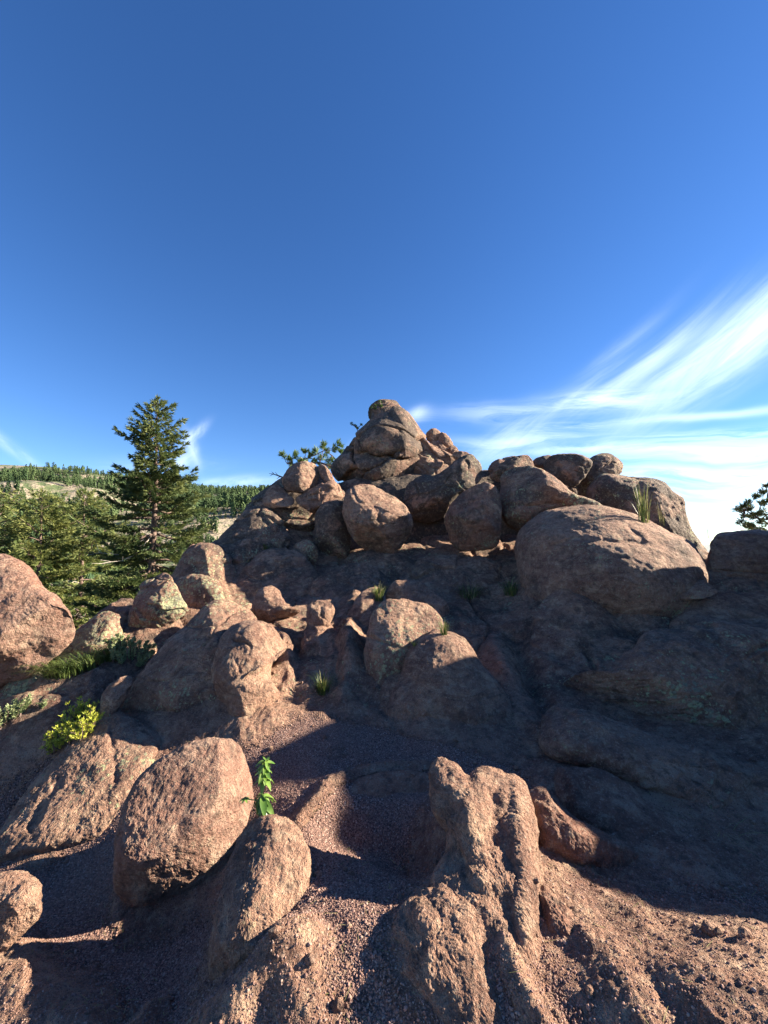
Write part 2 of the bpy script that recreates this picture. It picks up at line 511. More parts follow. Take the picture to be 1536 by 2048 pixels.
def ground_z(XY, detail=True):
    XY = np.asarray(XY, float)
    z = base_z(XY)
    rock = np.zeros(len(XY))
    P3 = np.concatenate([XY, np.zeros((len(XY), 1))], 1)
    wob = XY + np.stack([pn(P3, 5.0, 3.0), pn(P3, 5.0, 9.0)], 1) * .07
    for pts, h, wr, wl in _seg:
        best = np.full(len(XY), 1e9); side = np.zeros(len(XY))
        for a, b in zip(pts[:-1], pts[1:]):
            ab = b - a; L = (ab @ ab)
            tt = np.clip(((wob - a) @ ab) / L, 0, 1)
            q = a + tt[:, None] * ab
            dd = np.linalg.norm(wob - q, axis=1)
            cr = (wob - a)[:, 0] * ab[1] - (wob - a)[:, 1] * ab[0]
            m = dd < best
            best[m] = dd[m]; side[m] = cr[m]
        w = np.where(side > 0, wr, wl)
        g = np.exp(-(best / w) ** 2)
        z += h * g
        if h > 0: rock = np.maximum(rock, g)
    return z, rock


# ------------------------------------------------------------------ boulders: outline as seen, own depth, lean and thickness
def smooth_closed(pts, n):
    pts = np.asarray(pts, float)
    m = len(pts)
    out = []
    for i in range(m):
        p0, p1, p2, p3 = pts[i - 1], pts[i], pts[(i + 1) % m], pts[(i + 2) % m]
        t = np.linspace(0, 1, 24, endpoint=False)[:, None]
        out.append(0.5 * ((2 * p1) + (-p0 + p2) * t + (2 * p0 - 5 * p1 + 4 * p2 - p3) * t ** 2 + (-p0 + 3 * p1 - 3 * p2 + p3) * t ** 3))
    c = np.concatenate(out)
    L = np.concatenate([[0], np.cumsum(np.linalg.norm(np.diff(np.vstack([c, c[:1]]), axis=0), axis=1))])
    s = np.linspace(0, L[-1], n, endpoint=False)
    cc = np.vstack([c, c[:1]])
    return np.stack([np.interp(s, L, cc[:, 0]), np.interp(s, L, cc[:, 1])], 1)


ROCKS = []
EMBED = []
BLOCK_AXES = np.array([[.85, -.3, .25], [.2, .9, .2], [-.55, -.2, 1.5]])


def worley(P, s, seed):
    """distance to the nearest and second nearest jittered point, and a random value of the nearest cell"""
    Q = P * s + seed * 1.37
    I = np.floor(Q).astype(np.int64)
    f1 = np.full(len(P), 9.0); f2 = np.full(len(P), 9.0); val = np.zeros(len(P))
    for dx in (-1, 0, 1):
        for dy in (-1, 0, 1):
            for dz in (-1, 0, 1):
                C = I + np.array([dx, dy, dz])
                h = _perm[_perm[_perm[C[:, 0] & 255] + (C[:, 1] & 255)] + (C[:, 2] & 255)]
                pt = C + .5 + _g[h] * .45
                d = np.linalg.norm(Q - pt, axis=1)
                nearer = d < f1
                f2 = np.where(nearer, f1, np.minimum(f2, d))
                val = np.where(nearer, (h * 37 % 101) / 100.0, val)
                f1 = np.where(nearer, d, f1)
    return f1, f2, val



def rock(label, outline, Y, lean=25, front=.5, back=.7, apex=None, yaw=0, mat=None, lichen=.15, varnish=.3, red=.0, pw=1.0,
         bumps=(), cracks=(), facets=4, emb=None, blocky=0.0, lump=1.0, fine=1.0, name='boulder', cat='boulder', group=None, step=2.3, seed=None, foliate=.0, center=None):
    pts = np.asarray(outline, float)
    c = np.array(center if center is not None else pts.mean(0), float)
    ap = np.array(apex if apex is not None else c, float)
    per = np.linalg.norm(np.diff(np.vstack([pts, pts[:1]]), axis=0), axis=1).sum()
    m = int(np.clip(per / step, 48, 620)); mr = per / 6.283
    kf = int(np.clip(mr * 1.5 / step, 16, 220)); kb = max(8, kf // 3)
    out = smooth_closed(pts, m)
    ph = np.concatenate([np.linspace(0.02, math.pi / 2, kf), np.linspace(math.pi / 2, math.pi - .08, kb + 1)[1:]])
    r = np.sin(ph); h = np.cos(ph)
    hh = np.where(h > 0, np.abs(h) ** pw, -np.abs(h))
    k = (ap[None, None, :] * (1 - r[:, None, None]) + out[None] * r[:, None, None])
    bk = (c[None, None, :] * (1 - r[:, None, None]) + out[None] * r[:, None, None])
    px = np.where(h[:, None, None] > 0, k, bk)
    px = np.concatenate([px.reshape(-1, 2), [ap], [c]])
    hv = np.concatenate([np.repeat(hh, m), [1.0], [-1.0]])
    # plane the outline lies in
    if isinstance(Y, str):                                   # 'g-0.05': lies on the ground under its middle, nudged towards the viewer
        gq = on_ground(c[0], c[1]); Y = float(gq[1]) + float(Y[1:] or 0)
    P0 = at(c[0], c[1], Y)
    L = math.radians(lean); yw = math.radians(yaw)
    nrm = np.array([math.sin(yw) * math.cos(L), -math.cos(yw) * math.cos(L), math.sin(L)])
    d = ray(px[:, 0], px[:, 1])
    den = d @ nrm
    t = ((P0 - EYE) @ nrm) / den
    size = mr * P0[1] / F_PX
    tn = np.linalg.norm(d, axis=1)
    off = np.where(hv > 0, -hv * front * size, -hv * back * size)
    # edges of steeply leaning planes would recede too far: bound it
    t = np.clip(t, P0[1] * .6, P0[1] * 1.7)
    sd = seed if seed is not None else (len(ROCKS) * 3.71 + 1.3)
    fr = hv > 0
    add = np.zeros(len(px))
    for (bx, by, rx, ry, ang, amp) in bumps:
        a = math.radians(ang)
        du = ((px[:, 0] - bx) * math.cos(a) + (px[:, 1] - by) * math.sin(a)) / rx
        dv = (-(px[:, 0] - bx) * math.sin(a) + (px[:, 1] - by) * math.cos(a)) / ry
        add -= amp * np.exp(-(du ** 2 + dv ** 2)) * fr
    for (line, wd, dep) in cracks:
        ln = np.asarray(line, float)
        wob = px + np.stack([pn(np.c_[px / 22, np.full(len(px), sd)]), pn(np.c_[px / 22, np.full(len(px), sd + 5)])], 1) * wd * 1.2
        best = np.full(len(px), 1e9)
        for a, b in zip(ln[:-1], ln[1:]):
            ab = b - a
            tt = np.clip(((wob - a) @ ab) / (ab @ ab), 0, 1)
            best = np.minimum(best, np.linalg.norm(wob - (a + tt[:, None] * ab), axis=1))
        add += dep * .55 * np.exp(-(best / wd) ** 2) * np.clip(.9 + 1.0 * pn(np.c_[px / 60, np.full(len(px), sd)]), .45, 1.2) * fr
    fade = np.clip(np.abs(hv) * 3, 0, 1)
    V = EYE + d * (t + (off + add * fade) / tn)[:, None]
    # weathered flat faces: a few planes shave the rounded side turned to the viewer
    frnd = np.random.RandomState(int(sd * 100) % 99991)
    mid = V.mean(0); tow = (EYE - mid) / np.linalg.norm(EYE - mid)
    for _ in range(facets):
        while True:
            q = frnd.normal(size=3); q /= np.linalg.norm(q)
            if .5 < q @ tow < .95: break
        x = (V - mid) @ q
        sup = x.max(); dd = sup * frnd.uniform(.60, .84); wsoft = .02 * sup
        ex = wsoft * np.logaddexp(0, (x - dd) / wsoft)
        V = V - q[None] * (ex * frnd.uniform(.7, .95))[:, None]
    base = np.array([V[:, 0].mean(), V[:, 1].mean(), V[:, 2].min()])
    nr = len(ph)
    o = grid_mesh(name, V, nr, m, mat or M_ROCK, wrap=True, origin=base, caps=(len(V) - 2, len(V) - 1))
    me = o.data
    N = vnormals(me)
    # orientation: outward must point away from the body's middle
    mid = V.mean(0)
    if ((V - mid) * N).sum() < 0:
        me.flip_normals(); N = -N
    S = size
    g = V
    dn = lump * S * (.10 * fbm(g, 1.0 / S, 2, sd) + .045 * fbm(g, 3.2 / S, 2, sd + 9))
    dn += lump * S * .028 * ridged(g, 2.2 / S, 2, sd + 3)
    if foliate:
        Q = g.copy()
        cc, ss = math.cos(.45), math.sin(.45)
        Q[:, 0] = g[:, 0] * cc + g[:, 2] * ss; Q[:, 2] = (-g[:, 0] * ss + g[:, 2] * cc) * 5
        dn += foliate * ridged(Q, 1.6, 3, sd)
    near = P0[1]
    dn += fine * .010 * fbm(g, 14., 2, sd + 2)
    if near < 5:
        dn += fine * .005 * fbm(g, 42., 2, sd + 4, .6)
    if near < 3.4:
        dn += fine * .0035 * np.abs(pn(g, 90., sd)) * 2
    if blocky:
        w = V + .12 * S * np.stack([pn(g, 2.5 / S, sd), pn(g, 2.5 / S, sd + 7), pn(g, 2.5 / S, sd + 11)], 1)
        f1, f2, cv = worley(w @ BLOCK_AXES, 1.15 / S, sd)
        dn += blocky * S * ((cv - .5) * .13 * np.clip((f2 - f1) / .05, 0, 1) - .07 * np.exp(-((f2 - f1) / .035) ** 2))
    V2 = V + N * dn[:, None]
    me.vertices.foreach_set('co', (V2 - base).reshape(-1)); me.update()
    o.color = (lichen, varnish, red, 1)
    tag(o, label, cat, group)
    ROCKS.append(o)
    e_ = emb if emb is not None else (.30 if group == PILE else .52)
    if e_ > 0: EMBED.append((o, e_))
    return o


PILE = 'boulders of the summit rock pile'
# ---- summit pile, far to near
rock('tall peaked granite block with dark left face at the very top of the pile',
     [(772, 806), (790, 808), (803, 816), (819, 835), (839, 867), (866, 889), (899, 904), (914, 920), (905, 945), (860, 990), (780, 1010), (700, 1000), (668, 955), (668, 930), (690, 906), (699, 886), (713, 867), (731, 849), (741, 822), (757, 808)],
     9.4, 22, .62, .8, apex=(800, 890), blocky=1, facets=8, yaw=-4, lichen=.2, varnish=0.78, group=PILE, lump=0.35, bumps=[(740, 880, 28, 18, 0, .25), (765, 862, 30, 14, 10, .2), (820, 870, 14, 60, -30, .15)],
     cracks=[([(770, 815), (785, 840), (812, 865)], 4, .2), ([(796, 868), (815, 872), (826, 880)], 3, .15), ([(700, 905), (760, 915), (800, 905)], 9, .35), ([(840, 870), (890, 912)], 3, .15)])
rock('rounded crown of rock capping the peak, sunlit on its right side',
     [(772, 806), (783, 805), (798, 811), (810, 824), (822, 842), (836, 866), (832, 874), (812, 866), (792, 850), (768, 838), (748, 832), (744, 820), (757, 809)], 9.35, 30, .30, .6, apex=(778, 836), blocky=0.7, facets=5, lump=0.3, lichen=.1, varnish=0.6, group=PILE)
rock('dark overhanging lichen-spotted bulge on the left shoulder of the peak',
     [(708, 878), (722, 862), (745, 852), (775, 846), (800, 852), (812, 866), (806, 886), (797, 900), (775, 905), (745, 903), (718, 899), (707, 890)], 9.15, 8, .38, .8, blocky=1, facets=7, yaw=-12, lichen=.45, varnish=0.8, group=PILE, lump=0.6,
     cracks=[([(735, 858), (745, 880), (765, 888)], 3, .15)])
rock('thin leaning sliver of rock on the right edge of the peak', [(806, 822), (815, 823), (824, 833), (834, 852), (841, 868), (833, 872), (824, 858), (814, 841)], 9.5, 20, .6, .8, facets=3, lump=0.6, lichen=.1, varnish=.2, name='rock_sliver', cat='rock slab', group=PILE)
rock('long buttress running down right from the peak under the notch', [(822, 862), (838, 866), (862, 888), (895, 906), (914, 920), (905, 940), (880, 940), (850, 905), (830, 888)], 9.2, 20, .35, .7, blocky=0.8, facets=6, lump=0.6, lichen=.08, varnish=.15, group=PILE, cracks=[([(840, 880), (885, 925)], 2.5, .12)])
rock('pale yellow rounded nose of rock below the overhang',
     [(742, 930), (748, 918), (760, 911), (778, 906), (792, 912), (798, 925), (794, 945), (785, 962), (773, 970), (757, 968), (745, 955), (741, 942)], 9.0, 10, .6, .8, apex=(764, 930), emb=0.3, lichen=.5, varnish=.15, group=PILE)
rock('triangular rock wedge between the yellow nose and the pale buttress',
     [(805, 902), (816, 905), (824, 930), (832, 955), (828, 972), (800, 985), (776, 985), (782, 965), (794, 940), (799, 918)], 9.0, 10, .5, .8, apex=(802, 950), facets=5, lump=0.7, emb=0.3, lichen=.3, varnish=.25, group=PILE)
rock('broad pale buttress with vertical grooves under the peak notch',
     [(815, 893), (832, 887), (850, 890), (865, 903), (880, 920), (905, 935), (900, 955), (870, 975), (840, 972), (828, 950), (820, 925), (812, 905)], 9.1, 14, .5, .8, apex=(842, 925), blocky=0.7, facets=6, lump=0.6, emb=0.3, lichen=.35, varnish=.12, group=PILE, cracks=[([(868, 905), (872, 960)], 3, .1), ([(852, 930), (854, 965)], 2.5, .08)])
for k, (lab, ol) in enumerate([
    ('small cracked block highest on the right shoulder behind the peak', [(852, 868), (860, 859), (868, 857), (878, 861), (882, 872), (874, 884), (862, 886), (853, 878)]),
    ('squarish cracked block right of the small highest shoulder block', [(876, 870), (886, 866), (896, 872), (905, 886), (904, 896), (890, 896), (878, 888)]),
    ('pale broken wedge below the cracked shoulder blocks', [(858, 884), (875, 882), (892, 894), (908, 906), (905, 914), (888, 908), (868, 896)]),
    ('last small stone of the right shoulder, just left of the diagonal boulder', [(896, 898), (906, 890), (914, 896), (918, 906), (908, 912), (898, 908)])]):
    rock(lab, ol, 9.9 - .1 * k, 15, .6, .8, lichen=.1, varnish=.35, name='rock_block', cat='rock', group=PILE, step=1.6)
rock('small reddish stone wedged above the diagonal boulder', [(905, 908), (918, 903), (935, 905), (942, 914), (928, 924), (910, 922)], 8.9, 10, .5, .8, lichen=.05, varnish=.2, red=.4, group=PILE)

# left hump
rock('dark rounded hump forming the left shoulder of the pile',
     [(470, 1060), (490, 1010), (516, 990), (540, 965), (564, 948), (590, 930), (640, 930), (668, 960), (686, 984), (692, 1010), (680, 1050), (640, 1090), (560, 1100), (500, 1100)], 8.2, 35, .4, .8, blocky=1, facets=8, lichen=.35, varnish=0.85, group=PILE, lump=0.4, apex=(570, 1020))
rock('round knob topping the left shoulder, sunlit on its right half', [(562, 962), (570, 945), (585, 930), (607, 923), (628, 926), (642, 938), (648, 955), (642, 972), (622, 982), (596, 985), (572, 978)], 7.8, 22, .6, .8, blocky=0.4, facets=6, lump=0.7, lichen=.12, varnish=0.5, group=PILE, apex=(598, 958))
rock('narrow upright fin leaning right behind the round knob', [(636, 932), (650, 932), (664, 950), (674, 972), (676, 984), (664, 982), (652, 966), (640, 950)], 7.9, 15, .6, .8, lichen=.05, varnish=.2, red=.2, name='rock_fin', cat='rock slab', group=PILE)
rock('small sunlit bump low on the left edge of the left shoulder', [(526, 1000), (534, 980), (548, 970), (562, 974), (580, 990), (592, 1004), (575, 1014), (545, 1016), (530, 1012)], 7.6, 30, .5, .8, lichen=.2, varnish=.2, group=PILE)
rock('layered smooth slab under the round knob with a grey polished patch', [(592, 1000), (610, 985), (640, 968), (668, 962), (684, 980), (688, 996), (670, 1010), (650, 1020), (628, 1030), (612, 1018)], 7.6, 22, .4, .8, blocky=0.6, facets=7, lump=0.5, lichen=.1, varnish=.15, red=.1, name='rock_slab', cat='rock slab', group=PILE,
     cracks=[([(600, 1000), (640, 985), (680, 972)], 2.5, .1), ([(622, 1024), (655, 1012), (688, 992)], 2, .08), ([(622, 990), (630, 1020)], 2, .06)])

# centre boulders
rock('recessed rock with the cave shade painted in, behind the central boulders', [(560, 1100), (590, 1030), (640, 985), (700, 960), (780, 950), (860, 950), (940, 945), (1000, 955), (1060, 985), (1090, 1050), (1080, 1120), (1000, 1170), (850, 1180), (700, 1170), (600, 1150)],
     8.6, 10, .25, .4, lichen=.1, varnish=1.0, group=PILE)  # backing rock; its full dark coat stands in for the cave's shade
rock('tall dark egg-shaped boulder left of the sunlit centre boulder', [(628, 1050), (634, 1025), (650, 1008), (672, 1000), (692, 1005), (700, 1040), (702, 1090), (692, 1120), (668, 1126), (644, 1120), (630, 1100), (626, 1072)], 7.3, 8, .6, .8, emb=.2, lichen=.35, varnish=.75, group=PILE)
rock('small dark stone at the foot of the egg-shaped boulder', [(583, 1105), (590, 1088), (606, 1080), (624, 1082), (634, 1096), (634, 1118), (620, 1132), (598, 1132), (585, 1120)], 6.9, 8, .6, .8, emb=.2, lichen=.3, varnish=.6, group=PILE)
rock('sunlit two-lobed boulder with a crease at the centre of the pile',
     [(688, 1000), (692, 982), (702, 974), (718, 968), (738, 968), (756, 975), (776, 984), (798, 999), (812, 1012), (822, 1035), (822, 1060), (808, 1092), (784, 1112), (758, 1115), (735, 1106), (712, 1085), (694, 1050), (686, 1022)],
     7.0, 8, .75, .9, apex=(742, 1040), blocky=0.3, facets=6, lump=0.8, lichen=.28, varnish=0.45, group=PILE, bumps=[(715, 1020, 22, 40, 15, .12), (790, 1010, 22, 16, 0, .10)],
     cracks=[([(712, 972), (738, 990), (752, 1015), (762, 1040)], 5, .16), ([(700, 1070), (745, 1075)], 3, .05)])
rock('long dark boulder lying diagonally with its sunlit end up at the right',
     [(808, 990), (815, 968), (840, 955), (865, 952), (888, 938), (910, 922), (932, 911), (950, 913), (964, 928), (968, 944), (962, 962), (940, 978), (915, 995), (898, 1015), (885, 1040), (860, 1050), (832, 1040), (815, 1018)],
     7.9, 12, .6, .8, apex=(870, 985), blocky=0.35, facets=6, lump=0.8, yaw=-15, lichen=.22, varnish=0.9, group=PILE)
rock('large boulder with a grey-green top and red shaded base under the diagonal boulder',
     [(888, 1040), (900, 1012), (922, 986), (948, 970), (975, 966), (995, 980), (1002, 1010), (1004, 1050), (998, 1090), (978, 1102), (945, 1102), (915, 1098), (898, 1078)], 6.8, 5, .6, .9, yaw=-15, lichen=.35, varnish=0.5, red=.65, group=PILE, cracks=[([(905, 1042), (950, 1020), (1000, 1030)], 4, .06)])
rock('large grey-green boulder with a flat sloping tail to the right, above the dome',
     [(996, 985), (1002, 955), (1020, 937), (1045, 931), (1075, 935), (1107, 953), (1140, 982), (1172, 997), (1203, 1012), (1190, 1020), (1150, 1022), (1110, 1028), (1080, 1040), (1045, 1062), (1018, 1058), (1002, 1030), (995, 1008)],
     6.9, 12, .6, .9, apex=(1085, 970), yaw=-18, lichen=.42, varnish=0.55, red=.35, group=PILE, cracks=[([(1000, 1010), (1060, 1012), (1125, 1005)], 4, .07)])
rock('low wedge-shaped stone with yellowish lichen on the skyline left of the square boulder', [(978, 955), (990, 938), (1010, 922), (1035, 912), (1055, 911), (1066, 922), (1068, 938), (1045, 942), (1015, 955), (995, 965)], 8.0, 15, .5, .8, blocky=0.6, facets=6, lump=0.7, lichen=.35, varnish=0.7, group=PILE)
rock('small pink stone on the skyline nearest the gap right of the diagonal boulder', [(976, 940), (984, 924), (998, 918), (1010, 922), (1010, 936), (998, 946), (982, 950)], 8.6, 15, .5, .8, lichen=.03, varnish=.1, red=.4, group=PILE, step=1.6)
rock('thin flat stone on the skyline behind the small pink stone', [(1000, 921), (1012, 914), (1030, 912), (1036, 917), (1024, 924), (1006, 928)], 8.7, 15, .5, .8, lichen=.1, varnish=.3, group=PILE, step=1.6)
rock('flat-topped squarish boulder on the right skyline of the pile', [(1084, 935), (1092, 918), (1106, 909), (1130, 906), (1156, 908), (1172, 916), (1183, 923), (1181, 938), (1166, 958), (1148, 975), (1126, 968), (1100, 950)], 7.6, 10, .65, .8, apex=(1135, 935), blocky=0.5, facets=7, lump=0.6, yaw=-18, lichen=.22, varnish=0.85, red=.3, group=PILE, pw=.7)
rock('dark rock filling the gap behind the skyline boulders', [(1035, 975), (1060, 935), (1120, 925), (1180, 935), (1225, 950), (1260, 985), (1240, 1020), (1120, 1030), (1050, 1010)], 8.5, 10, .3, .5, lichen=.2, varnish=.7, group=PILE)
rock('low dark stone half hidden behind the squarish skyline boulder', [(1062, 930), (1070, 918), (1086, 912), (1104, 912), (1106, 930), (1090, 942), (1070, 940)], 8.2, 10, .5, .8, lichen=.4, varnish=.6, group=PILE)
rock('boulder with a rounded beak jutting right on the skyline', [(1148, 985), (1158, 958), (1172, 935), (1178, 920), (1196, 909), (1218, 909), (1236, 919), (1246, 932), (1240, 945), (1222, 955), (1204, 975), (1190, 1000), (1165, 1002)], 7.9, 15, .5, .8, blocky=0.5, facets=7, lump=0.7, lichen=.42, varnish=0.7, group=PILE)
rock('long grey-brown boulder sloping down right behind the dome, behind the tall grass',
     [(1176, 990), (1188, 965), (1210, 950), (1240, 949), (1275, 956), (1305, 960), (1330, 970), (1352, 990), (1366, 1005), (1374, 1035), (1388, 1062), (1402, 1090), (1416, 1112), (1400, 1140), (1330, 1120), (1250, 1080), (1190, 1030)],
     6.9, 18, .5, .8, yaw=-18, lichen=.35, varnish=0.75, group=PILE, foliate=.02, apex=(1270, 1010))

rock('low smooth hump of bedrock left of the small dark stone under the pile', [(465, 1190), (485, 1140), (520, 1105), (570, 1096), (615, 1120), (640, 1170), (620, 1215), (560, 1235), (490, 1225)], 6.3, 40, .35, .6, blocky=0.3, lichen=.1, varnish=0.6, name='bedrock_hump', cat='rock outcrop', group='bedrock humps at the foot of the pile', foliate=.02)
rock('wedge-shaped bedrock hump below the sunlit centre boulder', [(615, 1215), (628, 1165), (665, 1135), (715, 1125), (765, 1135), (790, 1165), (770, 1210), (700, 1245), (640, 1245)], 6.1, 42, .35, .6, blocky=0.3, lichen=.1, varnish=0.65, name='bedrock_hump', cat='rock outcrop', group='bedrock humps at the foot of the pile', foliate=.02)
rock('dark sloping bedrock shoulder at the left end of the pile', [(405, 1150), (430, 1095), (470, 1045), (510, 1015), (560, 1040), (590, 1090), (580, 1140), (520, 1160), (450, 1175)], 6.9, 38, .3, .6, blocky=0.7, facets=8, lump=0.7, lichen=.35, varnish=0.8, name='bedrock_hump', cat='rock outcrop', group='bedrock humps at the foot of the pile', foliate=.03)
rock('broad dark bedrock swell below the red-based boulder', [(790, 1165), (830, 1125), (900, 1110), (980, 1115), (1040, 1150), (1040, 1210), (960, 1240), (860, 1235), (800, 1205)], 6.3, 45, .25, .6, blocky=0.5, lichen=.15, varnish=.5, name='bedrock_hump', cat='rock outcrop', group='bedrock humps at the foot of the pile', foliate=.02)
# dome and right-hand rocks
rock('great pink dome with a stepped crease across its sunlit side',
     [(1030, 1105), (1032, 1075), (1045, 1052), (1072, 1035), (1108, 1018), (1145, 1011), (1195, 1011), (1245, 1026), (1300, 1045), (1350, 1068), (1385, 1090), (1402, 1115), (1412, 1150), (1400, 1200), (1340, 1250), (1230, 1260), (1120, 1250), (1062, 1215), (1040, 1160)],
     5.6, 30, .78, .8, facets=0, lump=.6, apex=(1215, 1110), emb=0.6, yaw=-24, lichen=.22, varnish=0.3, group='bare rocks right of the path', bumps=[(1260, 1140, 140, 48, 12, .09), (1110, 1060, 50, 25, -30, .05)],
     cracks=[([(1105, 1092), (1160, 1080), (1215, 1084), (1270, 1084), (1330, 1088), (1390, 1118)], 5, .09), ([(1240, 1040), (1262, 1060), (1290, 1082)], 4, .05)])
rock('flat-topped dark block on the right, level with the horizon', [(1418, 1105), (1420, 1080), (1432, 1067), (1462, 1063), (1510, 1060), (1556, 1056), (1600, 1010), (1660, 940), (1760, 930), (1860, 1010), (1860, 1200), (1700, 1260), (1480, 1230), (1420, 1200), (1408, 1150)], 5.6, 12, .55, .9, blocky=0.3, emb=0.3, lichen=.15, varnish=.2, pw=.6, name='rock_block', cat='rock', apex=(1540, 1130), center=(1600, 1130))  # unseen right end, out of frame, is raised to cast shade on the dome
rock('thin flat flake of stone lying on the ledge below the dome', [(1350, 1192), (1370, 1180), (1386, 1168), (1402, 1160), (1418, 1168), (1434, 1182), (1420, 1194), (1385, 1200), (1358, 1199)], 4.6, 45, .2, .3, lichen=.2, varnish=.1, name='rock_flake', cat='rock slab')
rock('smooth grey shelf of bedrock between the dark block and the nearest outcrop', [(1330, 1250), (1370, 1222), (1410, 1200), (1450, 1188), (1536, 1184), (1620, 1190), (1650, 1240), (1560, 1290), (1430, 1290), (1350, 1280)], 4.5, 55, .25, .5, lichen=.1, varnish=.25, name='rock_shelf', cat='rock ledge')
rock('shaded pink shoulder below the dome with a sunlit flake at its tip', [(1060, 1330), (1062, 1270), (1078, 1215), (1112, 1180), (1150, 1170), (1192, 1176), (1216, 1192), (1252, 1232), (1285, 1262), (1300, 1310), (1270, 1380), (1180, 1410), (1100, 1390)],
     4.7, 32, .5, .8, lichen=.28, varnish=0.45, name='rock_shoulder', cat='rock outcrop', apex=(1160, 1290))
rock('huge dark lichen-crusted outcrop filling the right side in shade',
     [(1085, 1400), (1110, 1365), (1170, 1350), (1220, 1330), (1250, 1295), (1285, 1262), (1330, 1250), (1385, 1243), (1440, 1243), (1500, 1250), (1600, 1260), (1720, 1300), (1760, 1480), (1650, 1600), (1536, 1560), (1480, 1535), (1400, 1505), (1300, 1475), (1200, 1440), (1120, 1420)],
     3.7, 30, .45, .6, blocky=0.3, emb=0.12, lichen=0.42, varnish=0.4, red=.1, name='rock_outcrop', cat='rock outcrop', foliate=0.05, apex=(1400, 1390), lump=.8)
rock('layered lower ledge of the shaded outcrop sloping down to the right edge',
     [(1080, 1400), (1110, 1405), (1200, 1435), (1300, 1470), (1400, 1500), (1540, 1550), (1700, 1600), (1700, 1740), (1560, 1690), (1400, 1620), (1250, 1560), (1140, 1520), (1090, 1470)],
     'g-0.12', 62, .22, .6, emb=0.25, lichen=.15, varnish=.2, name='rock_ledge', cat='rock ledge', foliate=0.06, apex=(1330, 1530))

# saddle
rock('grey-green lit boulder behind the central pink dome', [(730, 1400), (730, 1320), (738, 1260), (750, 1222), (768, 1204), (800, 1199), (840, 1206), (866, 1218), (882, 1242), (880, 1275), (850, 1330), (810, 1400), (770, 1430), (745, 1425)], 4.15, 25, .55, .8,
     apex=(800, 1270), lichen=.42, varnish=.15, name='boulder', cracks=[([(738, 1275), (780, 1290), (830, 1298)], 5, .07), ([(770, 1420), (820, 1310), (850, 1270)], 5, .08)])
rock('central smooth pink dome with its right side cut off by shade',
     [(752, 1440), (775, 1395), (800, 1350), (812, 1310), (832, 1282), (862, 1267), (895, 1264), (925, 1274), (945, 1296), (958, 1322), (985, 1355), (1012, 1395), (1032, 1440), (1030, 1485), (960, 1505), (860, 1500), (790, 1480)],
     3.75, 35, .55, .8, facets=0, lump=.6, apex=(868, 1380), yaw=-10, lichen=.1, varnish=.12, foliate=.012)
rock('small lit stone knob standing on a dark pillar', [(613, 1235), (618, 1215), (630, 1202), (645, 1199), (660, 1204), (668, 1216), (665, 1236), (654, 1256), (640, 1270), (625, 1268), (615, 1252)], 4.7, 15, .6, .8, emb=.2, lichen=.06, varnish=.1, cracks=[([(640, 1210), (645, 1235), (652, 1240)], 3, .06)])
rock('dark pillar of bedrock carrying the small lit knob', [(600, 1390), (600, 1330), (605, 1280), (615, 1250), (640, 1240), (668, 1250), (685, 1290), (690, 1340), (680, 1400), (645, 1420), (615, 1415)], 4.4, 35, .45, .7, lichen=.15, varnish=.5, name='rock_pillar', cat='rock outcrop')
rock('rounded lit knob with a low tail left of the stone knob', [(503, 1212), (512, 1190), (526, 1175), (542, 1170), (556, 1178), (564, 1196), (578, 1213), (600, 1224), (590, 1236), (560, 1244), (530, 1246), (508, 1236)], 5.0, 25, .6, .8, apex=(535, 1208), lichen=.06, varnish=.1)
rock('small dark hump with a lit cap beside the upper grass tuft', [(690, 1250), (700, 1215), (718, 1190), (735, 1176), (752, 1170), (768, 1176), (772, 1200), (752, 1240), (730, 1280), (700, 1285)], 5.2, 30, .5, .8, blocky=0.3, lichen=.1, varnish=.3)
rock('low dark whaleback of rock rising right of the upper grass tuft', [(770, 1200), (780, 1175), (800, 1160), (840, 1165), (880, 1190), (905, 1220), (890, 1250), (840, 1240), (790, 1225)], 5.3, 35, .4, .7, blocky=0.4, lichen=.08, varnish=.3)
rock('sloping grey-green slab left of the twisted pink pillar',
     [(250, 1440), (275, 1370), (310, 1310), (350, 1265), (385, 1232), (412, 1212), (440, 1202), (475, 1200), (505, 1210), (518, 1230), (512, 1262), (490, 1330), (480, 1420), (470, 1500), (380, 1520), (300, 1500)],
     4.1, 38, .6, .7, apex=(465, 1290), blocky=0.25, lichen=.38, varnish=.4, cracks=[([(448, 1205), (470, 1222), (474, 1240)], 4, .05)])
rock('twisted pink pillar of rock leaning forward with a jutting shoulder',
     [(424, 1330), (436, 1288), (460, 1254), (492, 1241), (526, 1244), (552, 1260), (578, 1292), (560, 1306), (545, 1322), (541, 1350), (549, 1375), (553, 1395), (540, 1420), (535, 1460), (530, 1500), (500, 1515), (468, 1500), (450, 1460), (456, 1425), (438, 1390), (425, 1360)],
     3.7, 30, .6, .8, apex=(468, 1370), lichen=.12, varnish=.06, name='rock_pillar', cat='rock outcrop', cracks=[([(470, 1282), (492, 1286), (502, 1292)], 3.5, .05), ([(470, 1320), (480, 1345)], 4, .03)], center=(495, 1370))

